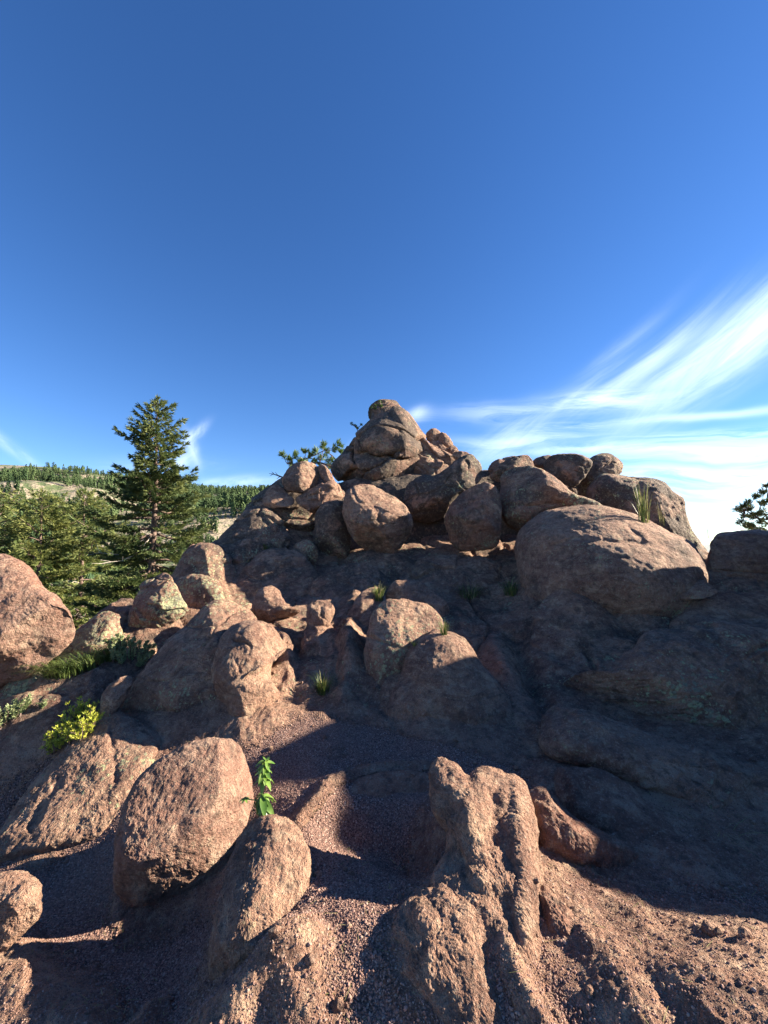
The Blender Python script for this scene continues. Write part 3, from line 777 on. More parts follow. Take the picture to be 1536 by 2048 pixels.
# left flank
rock('big orange-pink boulder at the left edge with dark banding',
     [(-150, 1150), (-80, 1112), (-20, 1108), (30, 1118), (66, 1142), (100, 1180), (138, 1220), (149, 1250), (140, 1290), (95, 1335), (40, 1375), (-40, 1410), (-140, 1400), (-190, 1280)],
     4.0, 20, .5, .8, apex=(20, 1220), mat=M_PALE, emb=.2, lichen=.08, varnish=.1, red=.35, foliate=.02)
rock('dark boulder with a lit lichened cap on the ridge right of the tall conifer', [(340, 1165), (350, 1135), (368, 1105), (390, 1089), (415, 1086), (440, 1096), (465, 1115), (485, 1150), (475, 1195), (430, 1215), (375, 1215)], 6.2, 18, .55, .8, blocky=0.7, facets=8, lichen=.5, varnish=.55, lump=0.8)
rock('greenish shaded block under the lit-capped ridge boulder', [(345, 1170), (370, 1150), (410, 1150), (440, 1170), (445, 1210), (420, 1240), (370, 1240), (345, 1215)], 5.6, 20, .5, .8, lichen=.6, varnish=.4)
rock('yellow-green lichened upright rock with a pointed top below the conifer',
     [(262, 1215), (272, 1188), (285, 1168), (305, 1155), (326, 1145), (340, 1150), (352, 1168), (360, 1192), (378, 1222), (356, 1245), (325, 1262), (290, 1275), (266, 1265), (258, 1240)], 5.0, 22, .5, .8, blocky=0.7, facets=8, lichen=.8, varnish=.05, lump=0.8,
     cracks=[([(305, 1165), (318, 1190), (312, 1215)], 4, .07), ([(300, 1260), (330, 1235), (360, 1222)], 3, .06)])
rock('dark low rock between the two yellow-green lichened rocks', [(190, 1240), (215, 1215), (250, 1195), (275, 1200), (280, 1245), (255, 1285), (215, 1290)], 5.2, 25, .45, .8, lichen=.2, varnish=.7)
rock('pale lichened hump beside the fringe of long grass', [(98, 1345), (106, 1308), (132, 1278), (165, 1252), (192, 1230), (220, 1223), (243, 1236), (255, 1262), (252, 1300), (225, 1335), (180, 1360), (130, 1365)], 4.6, 35, .42, .7, facets=6, lichen=.68, varnish=.05, lump=0.8)
rock('lichened slab strip below the orange boulder', [(-60, 1440), (-10, 1390), (30, 1350), (62, 1325), (88, 1318), (106, 1340), (102, 1372), (70, 1410), (20, 1450), (-40, 1480)], 4.0, 40, .35, .6, blocky=0.5, lichen=.62, varnish=.25, name='rock_slab', cat='rock slab')
rock('dark rock edge sloping down from under the orange boulder', [(-60, 1400), (0, 1360), (60, 1310), (110, 1280), (130, 1300), (90, 1340), (40, 1385), (-40, 1430)], 4.4, 35, .35, .6, lichen=.3, varnish=.7, name='rock_slab', cat='rock slab')
rock('long grooved slab under the yellow-green shrub', [(-80, 1560), (-20, 1480), (50, 1420), (110, 1385), (170, 1350), (225, 1335), (262, 1345), (255, 1380), (225, 1430), (170, 1480), (100, 1530), (30, 1580), (-60, 1620)],
     3.7, 45, .3, .6, blocky=0.4, lichen=.25, varnish=.2, name='rock_slab', cat='rock slab', foliate=.02, cracks=[([(0, 1470), (80, 1415), (170, 1370)], 4, .05)])
rock('small oval speckled stone right of the yellow-green shrub', [(200, 1428), (203, 1398), (220, 1370), (242, 1356), (262, 1353), (264, 1375), (250, 1405), (232, 1428), (212, 1438)], 3.6, 35, .5, .7, emb=.2, lichen=.3, varnish=.1)
rock('broad pale slab with lichen streaks above the lower left hollow',
     [(-60, 1720), (0, 1660), (40, 1600), (85, 1540), (140, 1490), (195, 1445), (225, 1428), (250, 1430), (285, 1448), (320, 1472), (352, 1512), (350, 1570), (310, 1640), (240, 1700), (130, 1720), (20, 1750)],
     3.05, 60, .24, .6, apex=(180, 1570), facets=3, lump=0.6, emb=0.25, lichen=.42, varnish=.08, name='rock_slab', cat='rock slab', bumps=[(300, 1560, 30, 60, 30, -.05)], cracks=[([(222, 1440), (225, 1500), (228, 1560)], 6, .05), ([(60, 1660), (90, 1600), (120, 1560)], 8, .05)])
rock('shaded rock face dropping away at the left edge below the grooved slab', [(-80, 1700), (-60, 1620), (0, 1570), (60, 1540), (80, 1560), (50, 1600), (10, 1660), (-30, 1740)], 3.3, 40, .3, .6, lichen=.1, varnish=.3)
rock('large tilted red-brown boulder with its lower half in shade',
     [(231, 1740), (234, 1670), (248, 1608), (278, 1556), (325, 1516), (375, 1490), (425, 1477), (465, 1478), (495, 1500), (516, 1538), (516, 1590), (503, 1645), (478, 1705), (440, 1755), (385, 1800), (325, 1830), (275, 1834), (247, 1815), (234, 1780)],
     2.35, 32, .5, .9, yaw=18, emb=.12, apex=(285, 1700), mat=M_PALE, facets=8, seed=5.37, lichen=.06, varnish=.28, red=.25, bumps=[(470, 1530, 45, 50, 0, .03)], lump=0.4, foliate=.006,
     cracks=[([(330, 1560), (310, 1590), (290, 1620)], 5, .03), ([(345, 1570), (325, 1620)], 4, .025)])
rock('long upright tongue of rough grooved rock in the foreground',
     [(425, 1950), (428, 1880), (440, 1800), (462, 1720), (488, 1662), (508, 1634), (532, 1626), (562, 1634), (592, 1656), (614, 1700), (628, 1750), (632, 1815), (626, 1875), (622, 1935), (600, 1990), (520, 2010), (455, 1995)],
     'g-0.06', 62, .55, .8, apex=(488, 1810), emb=0.3, lichen=.10, varnish=.03, name='rock_tongue', cat='rock outcrop', cracks=[([(535, 1650), (545, 1720), (540, 1800), (548, 1870)], 4, .02), ([(575, 1680), (590, 1760)], 4, .02)], foliate=.006)
rock('rounded rough stone at the bottom left edge', [(-80, 1790), (-30, 1755), (10, 1745), (45, 1745), (70, 1758), (83, 1785), (80, 1830), (55, 1862), (10, 1895), (-50, 1920), (-90, 1870)], 1.78, 45, .6, .8, emb=.2, lichen=.12, varnish=.05)
# foreground ridge
RID = 'rough crest of the foreground ridge'
rock('curved dark inner wall of the foreground hollow',
     [(628, 1665), (632, 1625), (660, 1595), (705, 1566), (760, 1546), (820, 1542), (870, 1556), (930, 1610), (945, 1690), (915, 1760), (870, 1800), (835, 1770), (800, 1728), (750, 1705), (690, 1690)],
     'g+0.16', 55, .10, .4, facets=0, emb=0, lump=.4, fine=.6, lichen=.02, varnish=.2, red=.35, name='rock_wall', cat='rock outcrop', apex=(790, 1600), cracks=[([(650, 1640), (740, 1620), (830, 1660), (890, 1720)], 5, .03)])
rock('rough foreground ridge with a pointed horn and a sharp bright right edge',
     [(858, 1560), (866, 1525), (885, 1514), (910, 1530), (938, 1556), (962, 1537), (1005, 1538), (1042, 1550), (1064, 1580), (1074, 1640), (1080, 1740), (1084, 1840), (1100, 1940), (1115, 2050), (1060, 2130), (950, 2140), (890, 2060), (835, 1985), (775, 1930), (764, 1880), (798, 1825), (858, 1790), (868, 1748), (890, 1700), (888, 1650), (866, 1615)],
     'g-0.015', 68, .19, .5, center=(985, 1790), apex=(1010, 1800), lichen=.03, varnish=.04, red=.1, lump=.8, fine=1.0, facets=0, blocky=.25, emb=0.35, name='rock_ridge', cat='rock outcrop', step=1.9,
     bumps=[(940, 1610, 30, 60, 10, .05), (940, 1790, 60, 50, 0, .03), (900, 1570, 30, 45, -20, .04), (1005, 1575, 50, 40, 0, .05), (1045, 1700, 20, 190, -2, .045), (850, 1850, 45, 60, -30, .06), (960, 1650, 40, 60, -20, .05), (930, 1960, 30, 90, -35, .03)],
     cracks=[([(985, 1590), (992, 1640), (985, 1690)], 13, .05), ([(1010, 1700), (1035, 1760)], 8, .03)])
rock('right arm of the foreground ridge, red on its shaded side', [(1056, 1600), (1068, 1578), (1085, 1572), (1100, 1592), (1130, 1625), (1180, 1655), (1235, 1688), (1280, 1715), (1240, 1740), (1170, 1735), (1110, 1718), (1068, 1690)],
     'g-0.12', 60, .75, .8, emb=0.35, facets=1, lichen=.02, varnish=.05, red=.45, name='rock_spur', cat='rock outcrop')
rock('smooth half-buried slab in shade right of the foreground ridge', [(1075, 1575), (1100, 1545), (1150, 1535), (1210, 1550), (1270, 1585), (1325, 1635), (1375, 1690), (1380, 1735), (1320, 1755), (1240, 1730), (1160, 1680), (1100, 1630)],
     'g-0.02', 66, .3, .5, lichen=.02, varnish=.12, red=.1, name='rock_slab', cat='rock slab')
rock('rough lower lobe of the foreground ridge running to the bottom edge', [(765, 1905), (775, 1860), (800, 1818), (845, 1788), (900, 1780), (950, 1800), (985, 1860), (1005, 1930), (1020, 2010), (1030, 2100), (980, 2150), (920, 2090), (860, 2010), (800, 1950)],
     'g-0.02', 72, .24, .6, lichen=.02, varnish=.05, red=.15, lump=1.3, name='rock_lobe', cat='rock outcrop', facets=2, apex=(870, 1880))
rock('short grooved rib right of the bright ridge edge', [(1066, 1780), (1080, 1770), (1110, 1790), (1150, 1830), (1185, 1880), (1170, 1900), (1130, 1890), (1090, 1850)], 'g-0.01', 70, .4, .5, lichen=.0, varnish=.05, red=.3, name='rock_rib', cat='rock outcrop')


# rocks beyond the right edge of the photograph, whose shade crosses the foreground
def world_rock(label, c, rad, seed, name='boulder'):
    n1, n2 = 60, 90
    th = np.linspace(.05, math.pi - .05, n1); ph = np.linspace(0, 2 * math.pi, n2, endpoint=False)
    T, Ph = np.meshgrid(th, ph, indexing='ij')
    D = np.stack([np.sin(T) * np.cos(Ph), np.sin(T) * np.sin(Ph), np.cos(T)], -1).reshape(-1, 3)
    D = np.concatenate([D, [[0, 0, 1], [0, 0, -1]]])
    sg = np.sign(D) * np.abs(D) ** .8
    V = np.array(c) + sg * np.array(rad)
    V = V + D * (.12 * min(rad) * fbm(V, 1.1 / min(rad), 3, seed))[:, None]
    o = grid_mesh(name, V, n1, n2, M_ROCK, wrap=True, origin=c, caps=(len(V) - 2, len(V) - 1))
    N = vnormals(o.data)
    if (D * N).sum() < 0: o.data.flip_normals()
    o.color = (.3, .3, .1, 1)
    return tag(o, label, 'boulder')


def right_ridge():
    """long outcrop parallel to the path, just outside the frame: its uneven top edge draws the shade line across the foreground"""
    ys = [-1.5, .7, 1.5, 2.0, 2.15, 2.5, 2.8, 3.35, 3.75, 4.05, 4.3, 4.6, 5.0, 5.5]
    hs = [1.4, 1.9, 2.2, 2.23, 2.15, 2.27, 2.36, 2.62, 2.85, 3.05, 2.95, 2.80, 2.55, 1.8]
    n1, n2 = 150, 90
    yv = np.linspace(-1.6, 5.6, n1); th = np.linspace(0, math.pi, n2)
    Yg, T = np.meshgrid(yv, th, indexing='ij')
    Hh = np.interp(Yg, ys, hs) + .035 * np.interp(Yg, yv, pn(np.stack([yv * 0, yv, yv * 0], 1), 2.3, 4.))
    X = 6.3 - np.sign(np.cos(T)) * np.abs(np.cos(T)) ** .75 * (.5 + .35 * Hh) * np.clip((5.75 - Yg) / .8, .2, 1)
    Z = -.6 + (Hh + .6) * np.sin(T) ** .6
    V = np.stack([X, Yg, Z], -1).reshape(-1, 3)
    top = (np.sin(T).reshape(-1) > .9)
    V[:, 0] += .16 * fbm(V, 1.1, 3, 6.); V[:, 1] += .10 * fbm(V, 1.3, 2, 9.) * (1 - top)
    V[:, 2] += .05 * fbm(V, 2.5, 3, 2.) * (1 - top)
    o = grid_mesh('rock_ridge', V, n1, n2, M_ROCK, origin=(6.3, 2, 0))
    N = vnormals(o.data)
    if ((V - np.array([6.3, 2, 0])) * N).sum() < 0: o.data.flip_normals()
    o.color = (.35, .3, .1, 1)
    tag(o, 'long low ridge of rock beyond the right edge that shades the path', 'rock outcrop')


right_ridge()


# ------------------------------------------------------------------ the ground sheet, fused to the rocks
def build_ground():
    az_f = np.linspace(-54, 54, 640)
    az = np.radians(np.concatenate([np.linspace(-180, -55, 60, endpoint=False), az_f, np.linspace(55, 180, 60, endpoint=False)[1:]]))
    r = np.exp(np.linspace(math.log(.35), math.log(16), 620))
    A, R = np.meshgrid(az, r)
    X = R * np.sin(A); Y = R * np.cos(A)
    XY = np.stack([X.ravel(), Y.ravel()], 1)
    z, rock = ground_z(XY)
    # bedrock swells up round the rocks that grow out of it
    ir = np.log(r); H = np.full((len(r), len(az)), -99.0); E = np.zeros_like(H)
    Z0 = z.reshape(H.shape)
    for ob, emb in EMBED:
        co = np.empty(len(ob.data.vertices) * 3); ob.data.vertices.foreach_get('co', co)
        co = co.reshape(-1, 3) + np.array(ob.location)
        rr_ = np.hypot(co[:, 0], co[:, 1]); aa = np.arctan2(co[:, 0], co[:, 1])
        a = np.round((np.log(rr_) - ir[0]) / (ir[1] - ir[0])).astype(int)
        b = 60 + np.round((np.degrees(aa) + 54) / (az_f[1] - az_f[0])).astype(int)
        m = (a > 0) & (a < len(r) - 1) & (np.abs(np.degrees(aa)) < 54)
        h1 = np.full(H.shape, -99.0)
        np.maximum.at(h1, (a[m], b[m]), co[m, 2])
        for _ in range(2):
            g1 = h1.copy()
            g1[1:] = np.maximum(g1[1:], h1[:-1]); g1[:-1] = np.maximum(g1[:-1], h1[1:])
            g1[:, 1:] = np.maximum(g1[:, 1:], h1[:, :-1]); g1[:, :-1] = np.maximum(g1[:, :-1], h1[:, 1:])
            h1 = np.where(h1 < -50, g1, h1)
        ex = np.clip(h1 - Z0, 0, .9) * emb
        E = np.maximum(E, ex)

    def box(a_, k, ax):
        c_ = np.cumsum(np.pad(a_, [(k + 1, k) if q == ax else (0, 0) for q in (0, 1)], mode='edge'), axis=ax)
        n_ = a_.shape[ax]
        lo = c_[:n_] if ax == 0 else c_[:, :n_]
        hi = c_[2 * k + 1:2 * k + 1 + n_] if ax == 0 else c_[:, 2 * k + 1:2 * k + 1 + n_]
        return (hi - lo) / (2 * k + 1)
    S1 = E; S2 = E
    for _ in range(3):
        S1 = box(box(S1, 5, 0), 5, 1); S2 = box(box(S2, 12, 0), 12, 1)
    sk = np.maximum(S1 * .80, S2 * .85)
    z = (Z0 + sk).reshape(-1)
    rock = np.maximum(rock, np.clip(sk.reshape(-1) / .05, 0, 1))
    P = np.concatenate([XY, z[:, None]], 1)
    rr = np.hypot(XY[:, 0], XY[:, 1])
    up = np.clip((XY[:, 1] - 3.2) / 1.2, 0, 1)            # the upper slope is bare rock
    rk = np.clip(rock * 1.2 + up + .9 * (pn(P, 1.6, 5) + .08) + .55 * np.clip((XY[:, 0] - .25) / .6, 0, 1) * (XY[:, 1] < 2.4), 0, 1)
    rk = np.clip(rk + np.clip((XY[:, 0] - .7) / .5, 0, 1) * np.clip((XY[:, 1] - 2.25) / .3, 0, 1), 0, 1)
    dz = .045 * fbm(P, 1.7, 2, 4.0) + (.020 + .05 * up) * fbm(P, 3.3, 2, 21.)
    Q = P.copy(); c, s = math.cos(.5), math.sin(.5)
    Q[:, 0] = (P[:, 0] * c + P[:, 1] * s) * 2.6; Q[:, 1] = (-P[:, 0] * s + P[:, 1] * c) * .7; Q[:, 2] *= 2
    dz += (.006 + .014 * rk) * ridged(Q, 2.6, 3, 2.0)
    dz += rk * (.011 * fbm(P, 16., 4, 8.0, .62)) + (1 - rk) * .003 * fbm(P, 30., 2, 8.)
    dz += rk * .004 * np.abs(pn(P, 60., 3.)) * 2
    w = P + .25 * np.stack([pn(P, 1.3, 2.), pn(P, 1.3, 8.), pn(P, 1.3, 5.)], 1)
    L = w * np.array([1.15, .62, .5])
    f1, f2, cv = worley(L, 1.0, 3.0)
    e = np.clip(up * 1.3, 0, 1)
    dz += e * ((.16 * np.sqrt(np.clip(1 - (f1 / .85) ** 2, 0, 1)) - .10) + (cv - .5) * .08 * np.clip((f2 - f1) / .06, 0, 1) - .05 * np.exp(-((f2 - f1) / .03) ** 2))
    P[:, 2] += dz
    o = grid_mesh('ground', P, len(r), len(az), M_GROUND, wrap=True)
    at_ = o.data.attributes.new('rockiness', 'FLOAT', 'POINT')
    at_.data.foreach_set('value', rk.astype(np.float32))
    o['kind'] = 'structure'
    return P.reshape(len(r), len(az), 3), rk.reshape(len(r), len(az))


GP, GK = build_ground()


# ------------------------------------------------------------------ hills and plain beyond
def crest_py(px):
    return np.interp(px, [-3000, -900, -400, 0, 100, 200, 250, 300, 400, 480, 560, 800, 1000, 1250], [960, 930, 915, 928, 937, 945, 953, 966, 979, 985, 983, 1010, 1050, 1100])


def far_z(X, Y):
    R = np.hypot(X, Y)
    az = np.arctan2(X, Y)
    px = W_PX / 2 + F_PX * np.tan(np.clip(az, -1.35, 1.35))
    cs = np.cos(np.clip(az, -1.35, 1.35))
    fwd = R * np.maximum(cs, .12)
    cr = crest_py(px)
    lr = np.log(np.maximum(fwd, 1))
    mid_ = np.interp(lr, np.log([9, 18, 30, 60, 120, 200, 300, 450, 650, 900]), [1500, 1400, 1310, 1225, 1150, 1095, 1058, 1015, 985, 950])
    # the last stretch climbs to the crest
    k = np.clip((lr - math.log(200)) / (math.log(900) - math.log(200)), 0, 1)
    py = mid_ * (1 - k) + k * (cr + (1 - k) * 60)
    z = 1.6 + fwd * (HORIZON - py) / F_PX
    zc = 1.6 + 900 * (HORIZON - cr) / F_PX
    beyond = fwd > 900
    z = np.where(beyond, zc - (fwd - 900) * .18, z)
    P = np.stack([X, Y, np.zeros_like(X)], -1).reshape(-1, 3)
    amp = np.clip((R - 25) / 500, 0, 1)
    nz = (fbm(P, 1 / 170., 3, 3.0) * 42 + ridged(P, 1 / 80., 2, 8.) * 10).reshape(X.shape) * amp
    near_crest = np.exp(-((lr - math.log(900)) / .25) ** 2)
    z = z + nz * (1 - .85 * near_crest)
    # right of the outcrop the land drops to the plain
    plain = np.interp(np.log(np.maximum(R, 1)), np.log([9, 30, 100, 400, 1500, 5000]), [-3.5, -15, -45, -150, -245, -250])
    wgt = np.clip((px - 900) / 500, 0, 1)
    wgt = np.where(Y < 0, np.clip(.5 + X / (np.abs(Y) + 1), 0, 1), wgt)
    z = z * (1 - wgt) + plain * wgt
    z = np.where(Y < 30, np.minimum(z, plain + 60 * np.clip((R - 60) / 400, 0, 1)), z)
    return np.maximum(z, -250)


def terrain_mat():
    m, t = new_mat('mountainside')
    geo = t.n('ShaderNodeNewGeometry'); P = geo.outputs['Position']
    a = t.noise(P, .012, 5, .6)
    b = t.noise(P, .09, 5, .65)
    c = t.noise(P, .6, 4, .7)
    col = t.mix(t.mapr(b, .40, .6), (0.070, 0.100, 0.036), (0.135, 0.150, 0.062))
    col = t.mix(t.math('MULTIPLY', t.mapr(c, .45, .65), .5), col, (0.06, 0.08, 0.03))
    rock_ = t.mapr(t.math('ADD', t.math('MULTIPLY', a, .55), t.math('MULTIPLY', b, .45)), .47, .53)
    rc = t.mix(t.mapr(c, .4, .62), (0.17, 0.14, 0.095), (0.36, 0.30, 0.22))
    col = t.mix(rock_, col, rc)
    # far plain paled with distance: haze put into the colour
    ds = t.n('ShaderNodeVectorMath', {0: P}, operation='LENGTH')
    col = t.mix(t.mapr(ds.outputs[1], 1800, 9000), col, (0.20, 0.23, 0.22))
    bm = t.n('ShaderNodeBump', {'Height': t.math('ADD', t.math('MULTIPLY', b, 6.0), t.math('MULTIPLY', c, 1.2)), 'Distance': 1.0, 'Strength': .8})
    bs = t.n('ShaderNodeBsdfPrincipled', {'Base Color': col, 'Roughness': .95, 'Normal': bm.outputs[0]})
    t.n('ShaderNodeOutputMaterial', {0: bs.outputs[0]})
    return m


def build_terrain():
    az = np.radians(np.concatenate([np.linspace(-180, -60, 60, endpoint=False), np.linspace(-60, 45, 420, endpoint=False), np.linspace(45, 180, 60, endpoint=False)]))
    r = np.concatenate([np.exp(np.linspace(math.log(8), math.log(1300), 240)), np.exp(np.linspace(math.log(1350), math.log(70000), 30))])
    A, R = np.meshgrid(az, r)
    X = R * np.sin(A); Y = R * np.cos(A)
    Z = far_z(X, Y)
    V = np.stack([X, Y, Z], -1).reshape(-1, 3)
    o = grid_mesh('terrain', V, len(r), len(az), terrain_mat(), wrap=True)
    o['kind'] = 'structure'
    return o


build_terrain()


# ------------------------------------------------------------------ vegetation builders
class MB:
    def __init__(self):
        self.v = []; self.f = []; self.n = 0

    def add(self, V, F):
        V = np.asarray(V, float)
        self.v.append(V); self.f.extend([tuple(i + self.n for i in q) for q in F]); self.n += len(V)

    def tube(self, pts, rads, k=5):
        pts = np.asarray(pts, float)
        V = []
        for i, p in enumerate(pts):
            d = pts[min(i + 1, len(pts) - 1)] - pts[max(i - 1, 0)]
            d = d / (np.linalg.norm(d) + 1e-9)
            a = np.cross(d, [0.31, .17, 1.0] if abs(d[2]) < .9 else [1.0, .2, 0]); a /= np.linalg.norm(a)
            b = np.cross(d, a)
            for j in range(k):
                t = 2 * math.pi * j / k
                V.append(p + (a * math.cos(t) + b * math.sin(t)) * rads[i])
        F = []
        for i in range(len(pts) - 1):
            for j in range(k):
                F.append((i * k + j, i * k + (j + 1) % k, (i + 1) * k + (j + 1) % k, (i + 1) * k + j))
        V.append(pts[-1]); e = len(V) - 1; s = (len(pts) - 1) * k
        for j in range(k): F.append((s + j, s + (j + 1) % k, e))
        self.add(V, F)

    def build(self, name, mat, parent=None, origin=None, smooth=False):
        return mesh_obj(name, np.concatenate(self.v), self.f, mat, parent, smooth, origin)


def empty(name, loc):
    o = bpy.data.objects.new(name, None)
    COL.objects.link(o); o.location = loc
    o.empty_display_size = .2
    return o


def blades(mb, c, axis, n, length, width, spread, rnd):
    """n thin pointed needles/blades fanning round axis from c"""
    axis = axis / (np.linalg.norm(axis) + 1e-9)
    a = np.cross(axis, [0, 0, 1.0]) if abs(axis[2]) < .95 else np.array([1.0, 0, 0]); a = a / np.linalg.norm(a)
    b = np.cross(axis, a)
    t = rnd.uniform(0, 6.283, n); s = spread * np.sqrt(rnd.uniform(0.05, 1, n))
    d = axis[None] + (a[None] * np.cos(t)[:, None] + b[None] * np.sin(t)[:, None]) * s[:, None]
    d /= np.linalg.norm(d, axis=1)[:, None]
    sd = np.cross(d, rnd.normal(size=(n, 3))); sd /= np.linalg.norm(sd, axis=1)[:, None]
    L = length * rnd.uniform(.6, 1.1, n)[:, None]
    st = c[None] + axis[None] * (rnd.uniform(-.25, .15, n)[:, None] * length)
    V = np.stack([st - sd * width * .35, st + d * L * .55 + sd * width, st + d * L, st + d * L * .45 - sd * width], 1).reshape(-1, 3)
    mb.add(V, [(4 * i, 4 * i + 1, 4 * i + 2, 4 * i + 3) for i in range(n)])


def conifer(label, base, H, prof, seed, mat, whorls=26, trunk_r=.13, tuft=.16, per=11, low_dark=None, dead=0, dens=1.0, lean=(0, 0)):
    """trunk, drooping boughs with side twigs, needle sprays along them. prof(t)-> bough length at height fraction t"""
    rnd = np.random.RandomState(seed)
    root = empty('conifer', base)
    tag(root, label, 'tree')
    tr = MB(); tp = []
    for i in range(10):
        t = i / 9
        tp.append([math.sin(t * 5 + seed) * .03 * H * .15 + lean[0] * t, math.cos(t * 4 + seed) * .02 * H * .15 + lean[1] * t, H * t])
    tr.tube(tp, [trunk_r * (1 - .93 * i / 9) * (1.25 if i == 0 else 1) for i in range(10)], 8)
    tr.build('trunk', M_BARK, root, smooth=True)
    tp = np.array(tp)
    br = MB(); fo = MB(); dd = MB()
    for w in range(whorls):
        t = (w + .5) / whorls
        t = t ** .92
        z = H * t
        nb = rnd.randint(4, 7) if t < .9 else 4
        c0 = np.array([np.interp(t, np.linspace(0, 1, 10), tp[:, 0]), np.interp(t, np.linspace(0, 1, 10), tp[:, 1]), z])
        for b in range(nb):
            if rnd.rand() > dens: continue
            a = 2 * math.pi * (b + rnd.uniform(-.35, .35)) / nb + w * 1.1
            L = prof(t, a) * rnd.uniform(.6, 1.15)
            if L < .04: continue
            up = np.interp(t, [0, .35, .7, 1], [-.32, -.10, .15, .8]) + rnd.uniform(-.12, .12)
            dirv = np.array([math.cos(a), math.sin(a), 0.0])
            pts = []
            for s in np.linspace(0, 1, 6):
                droop = up * s * L - .10 * L * math.sin(s * 3.14) * (1 if t < .5 else 0) + .14 * L * s * s
                pts.append(c0 + dirv * (s * L) + np.array([0, 0, droop]) + rnd.normal(size=3) * .025 * L)
            pts = np.array(pts)
            br.tube(pts, [max(.006, trunk_r * .22 * (L / 1.6) * (1 - .85 * s)) for s in np.linspace(0, 1, 6)], 4)
            nt_ = max(3, int(L / (tuft * .62)))
            sdv = np.array([-dirv[1], dirv[0], 0])
            for j in range(nt_):
                s = .22 + .78 * (j + .5) / nt_
                p = pts[0] * 0
                q = s * 5; i0 = min(int(q), 4); p = pts[i0] * (1 - (q - i0)) + pts[i0 + 1] * (q - i0)
                wd = L * .34 * (1.05 - s) + tuft * .4
                for sg in (-1, 1):
                    nn = 1 + int(wd / (tuft * .9))
                    for k in range(nn):
                        e = p + sdv * sg * wd * (k + .6) / nn + dirv * wd * .45 * (k + .5) / nn + np.array([0, 0, rnd.uniform(-.5, .7) * tuft * .6])
                        ax = dirv * .7 + sdv * sg * .7 + np.array([0, 0, rnd.uniform(-.25, .45)])
                        blades(fo, e, ax, per, tuft, tuft * .085, .75, rnd)
            blades(fo, pts[-1], dirv + np.array([0, 0, .5]), per + 4, tuft * 1.2, tuft * .09, .7, rnd)
    blades(fo, tp[-1], np.array([0, 0, 1.0]), per * 2, tuft * 1.6, tuft * .08, .5, rnd)
    for k in range(dead):
        t = rnd.uniform(.15, .5); a = rnd.uniform(-2.6, -.4)
        c0 = np.array([0, 0, H * t]); dirv = np.array([math.cos(a), math.sin(a), -.1])
        L = prof(t, a) * rnd.uniform(.5, .9)
        pts = [c0 + dirv * L * s + np.array([0, 0, math.sin(s * 7 + k) * .08]) for s in np.linspace(0, 1, 6)]
        dd.tube(pts, [.02 * (1 - .8 * s) for s in np.linspace(0, 1, 6)], 4)
        for q in (2, 3, 4):
            dv = dirv + rnd.normal(size=3) * .7
            dd.tube([pts[q], pts[q] + dv * .15, pts[q] + dv * .3 + [0, 0, .06]], [.010, .007, .003], 4)
    br.build('branches', M_BARK, root)
    o = fo.build('crown', mat, root); o['kind'] = 'stuff'
    if dead: dd.build('dead_branches', M_DEAD, root)['kind'] = 'stuff'
    return root


Yt = 13.0
sc = Yt / F_PX
base = at(295, 1290, Yt)
Ht = at(295, 806, Yt)[2] - base[2]


def prof1(t, a):
    py = 1290 - t * 484
    h = np.interp(py, [806, 820, 838, 850, 868, 880, 895, 920, 935, 955, 985, 1010, 1060, 1110, 1160, 1200, 1290], [4, 24, 34, 38, 45, 50, 84, 70, 62, 92, 108, 112, 122, 136, 140, 120, 60])
    # the two long left/right boughs and the gaps between them
    side = math.cos(a)
    if 885 < py < 905: h *= 1.1 if abs(side) > .6 else .8
    if 905 < py < 925 and side < 0: h *= .55
    if 925 < py < 945: h *= .8 if side > 0 else 1.05
    return h * sc * .9


conifer('tall dark green conifer standing alone against the sky left of the rock pile', base, Ht, prof1, 5, M_NEEDLE, whorls=30, trunk_r=.15, tuft=.165, per=13, dead=3, dens=.94)
for lab, cx, top, Yd, hw, sd_, dd_ in [
    ('broad sunlit yellow-green conifer just left of the tall one', 150, 985, 18.0, 66, 11, 7),
    ('flat-topped sunlit conifer between the broad one and the left edge', 62, 994, 16.5, 72, 17, 6),
    ('conifer cut by the left edge of the photograph behind the orange boulder', -28, 990, 17.5, 80, 23, 4),
    ]:
    b2 = at(cx, 1340, Yd)
    conifer(lab, b2, at(cx, top, Yd)[2] - b2[2],
            lambda t, a, Yd=Yd, hw=hw, sd_=sd_: Yd / F_PX * hw * np.interp(t, [0, .3, .5, .7, .86, .95, 1], [1, 1.15, 1.2, 1.1, .8, .42, .1]) * (1 + .25 * math.sin(a * 2 + t * 17 + sd_)),
            sd_, M_NEEDLE_L, whorls=20, trunk_r=.14, tuft=.20, per=10, dead=dd_, dens=.92)


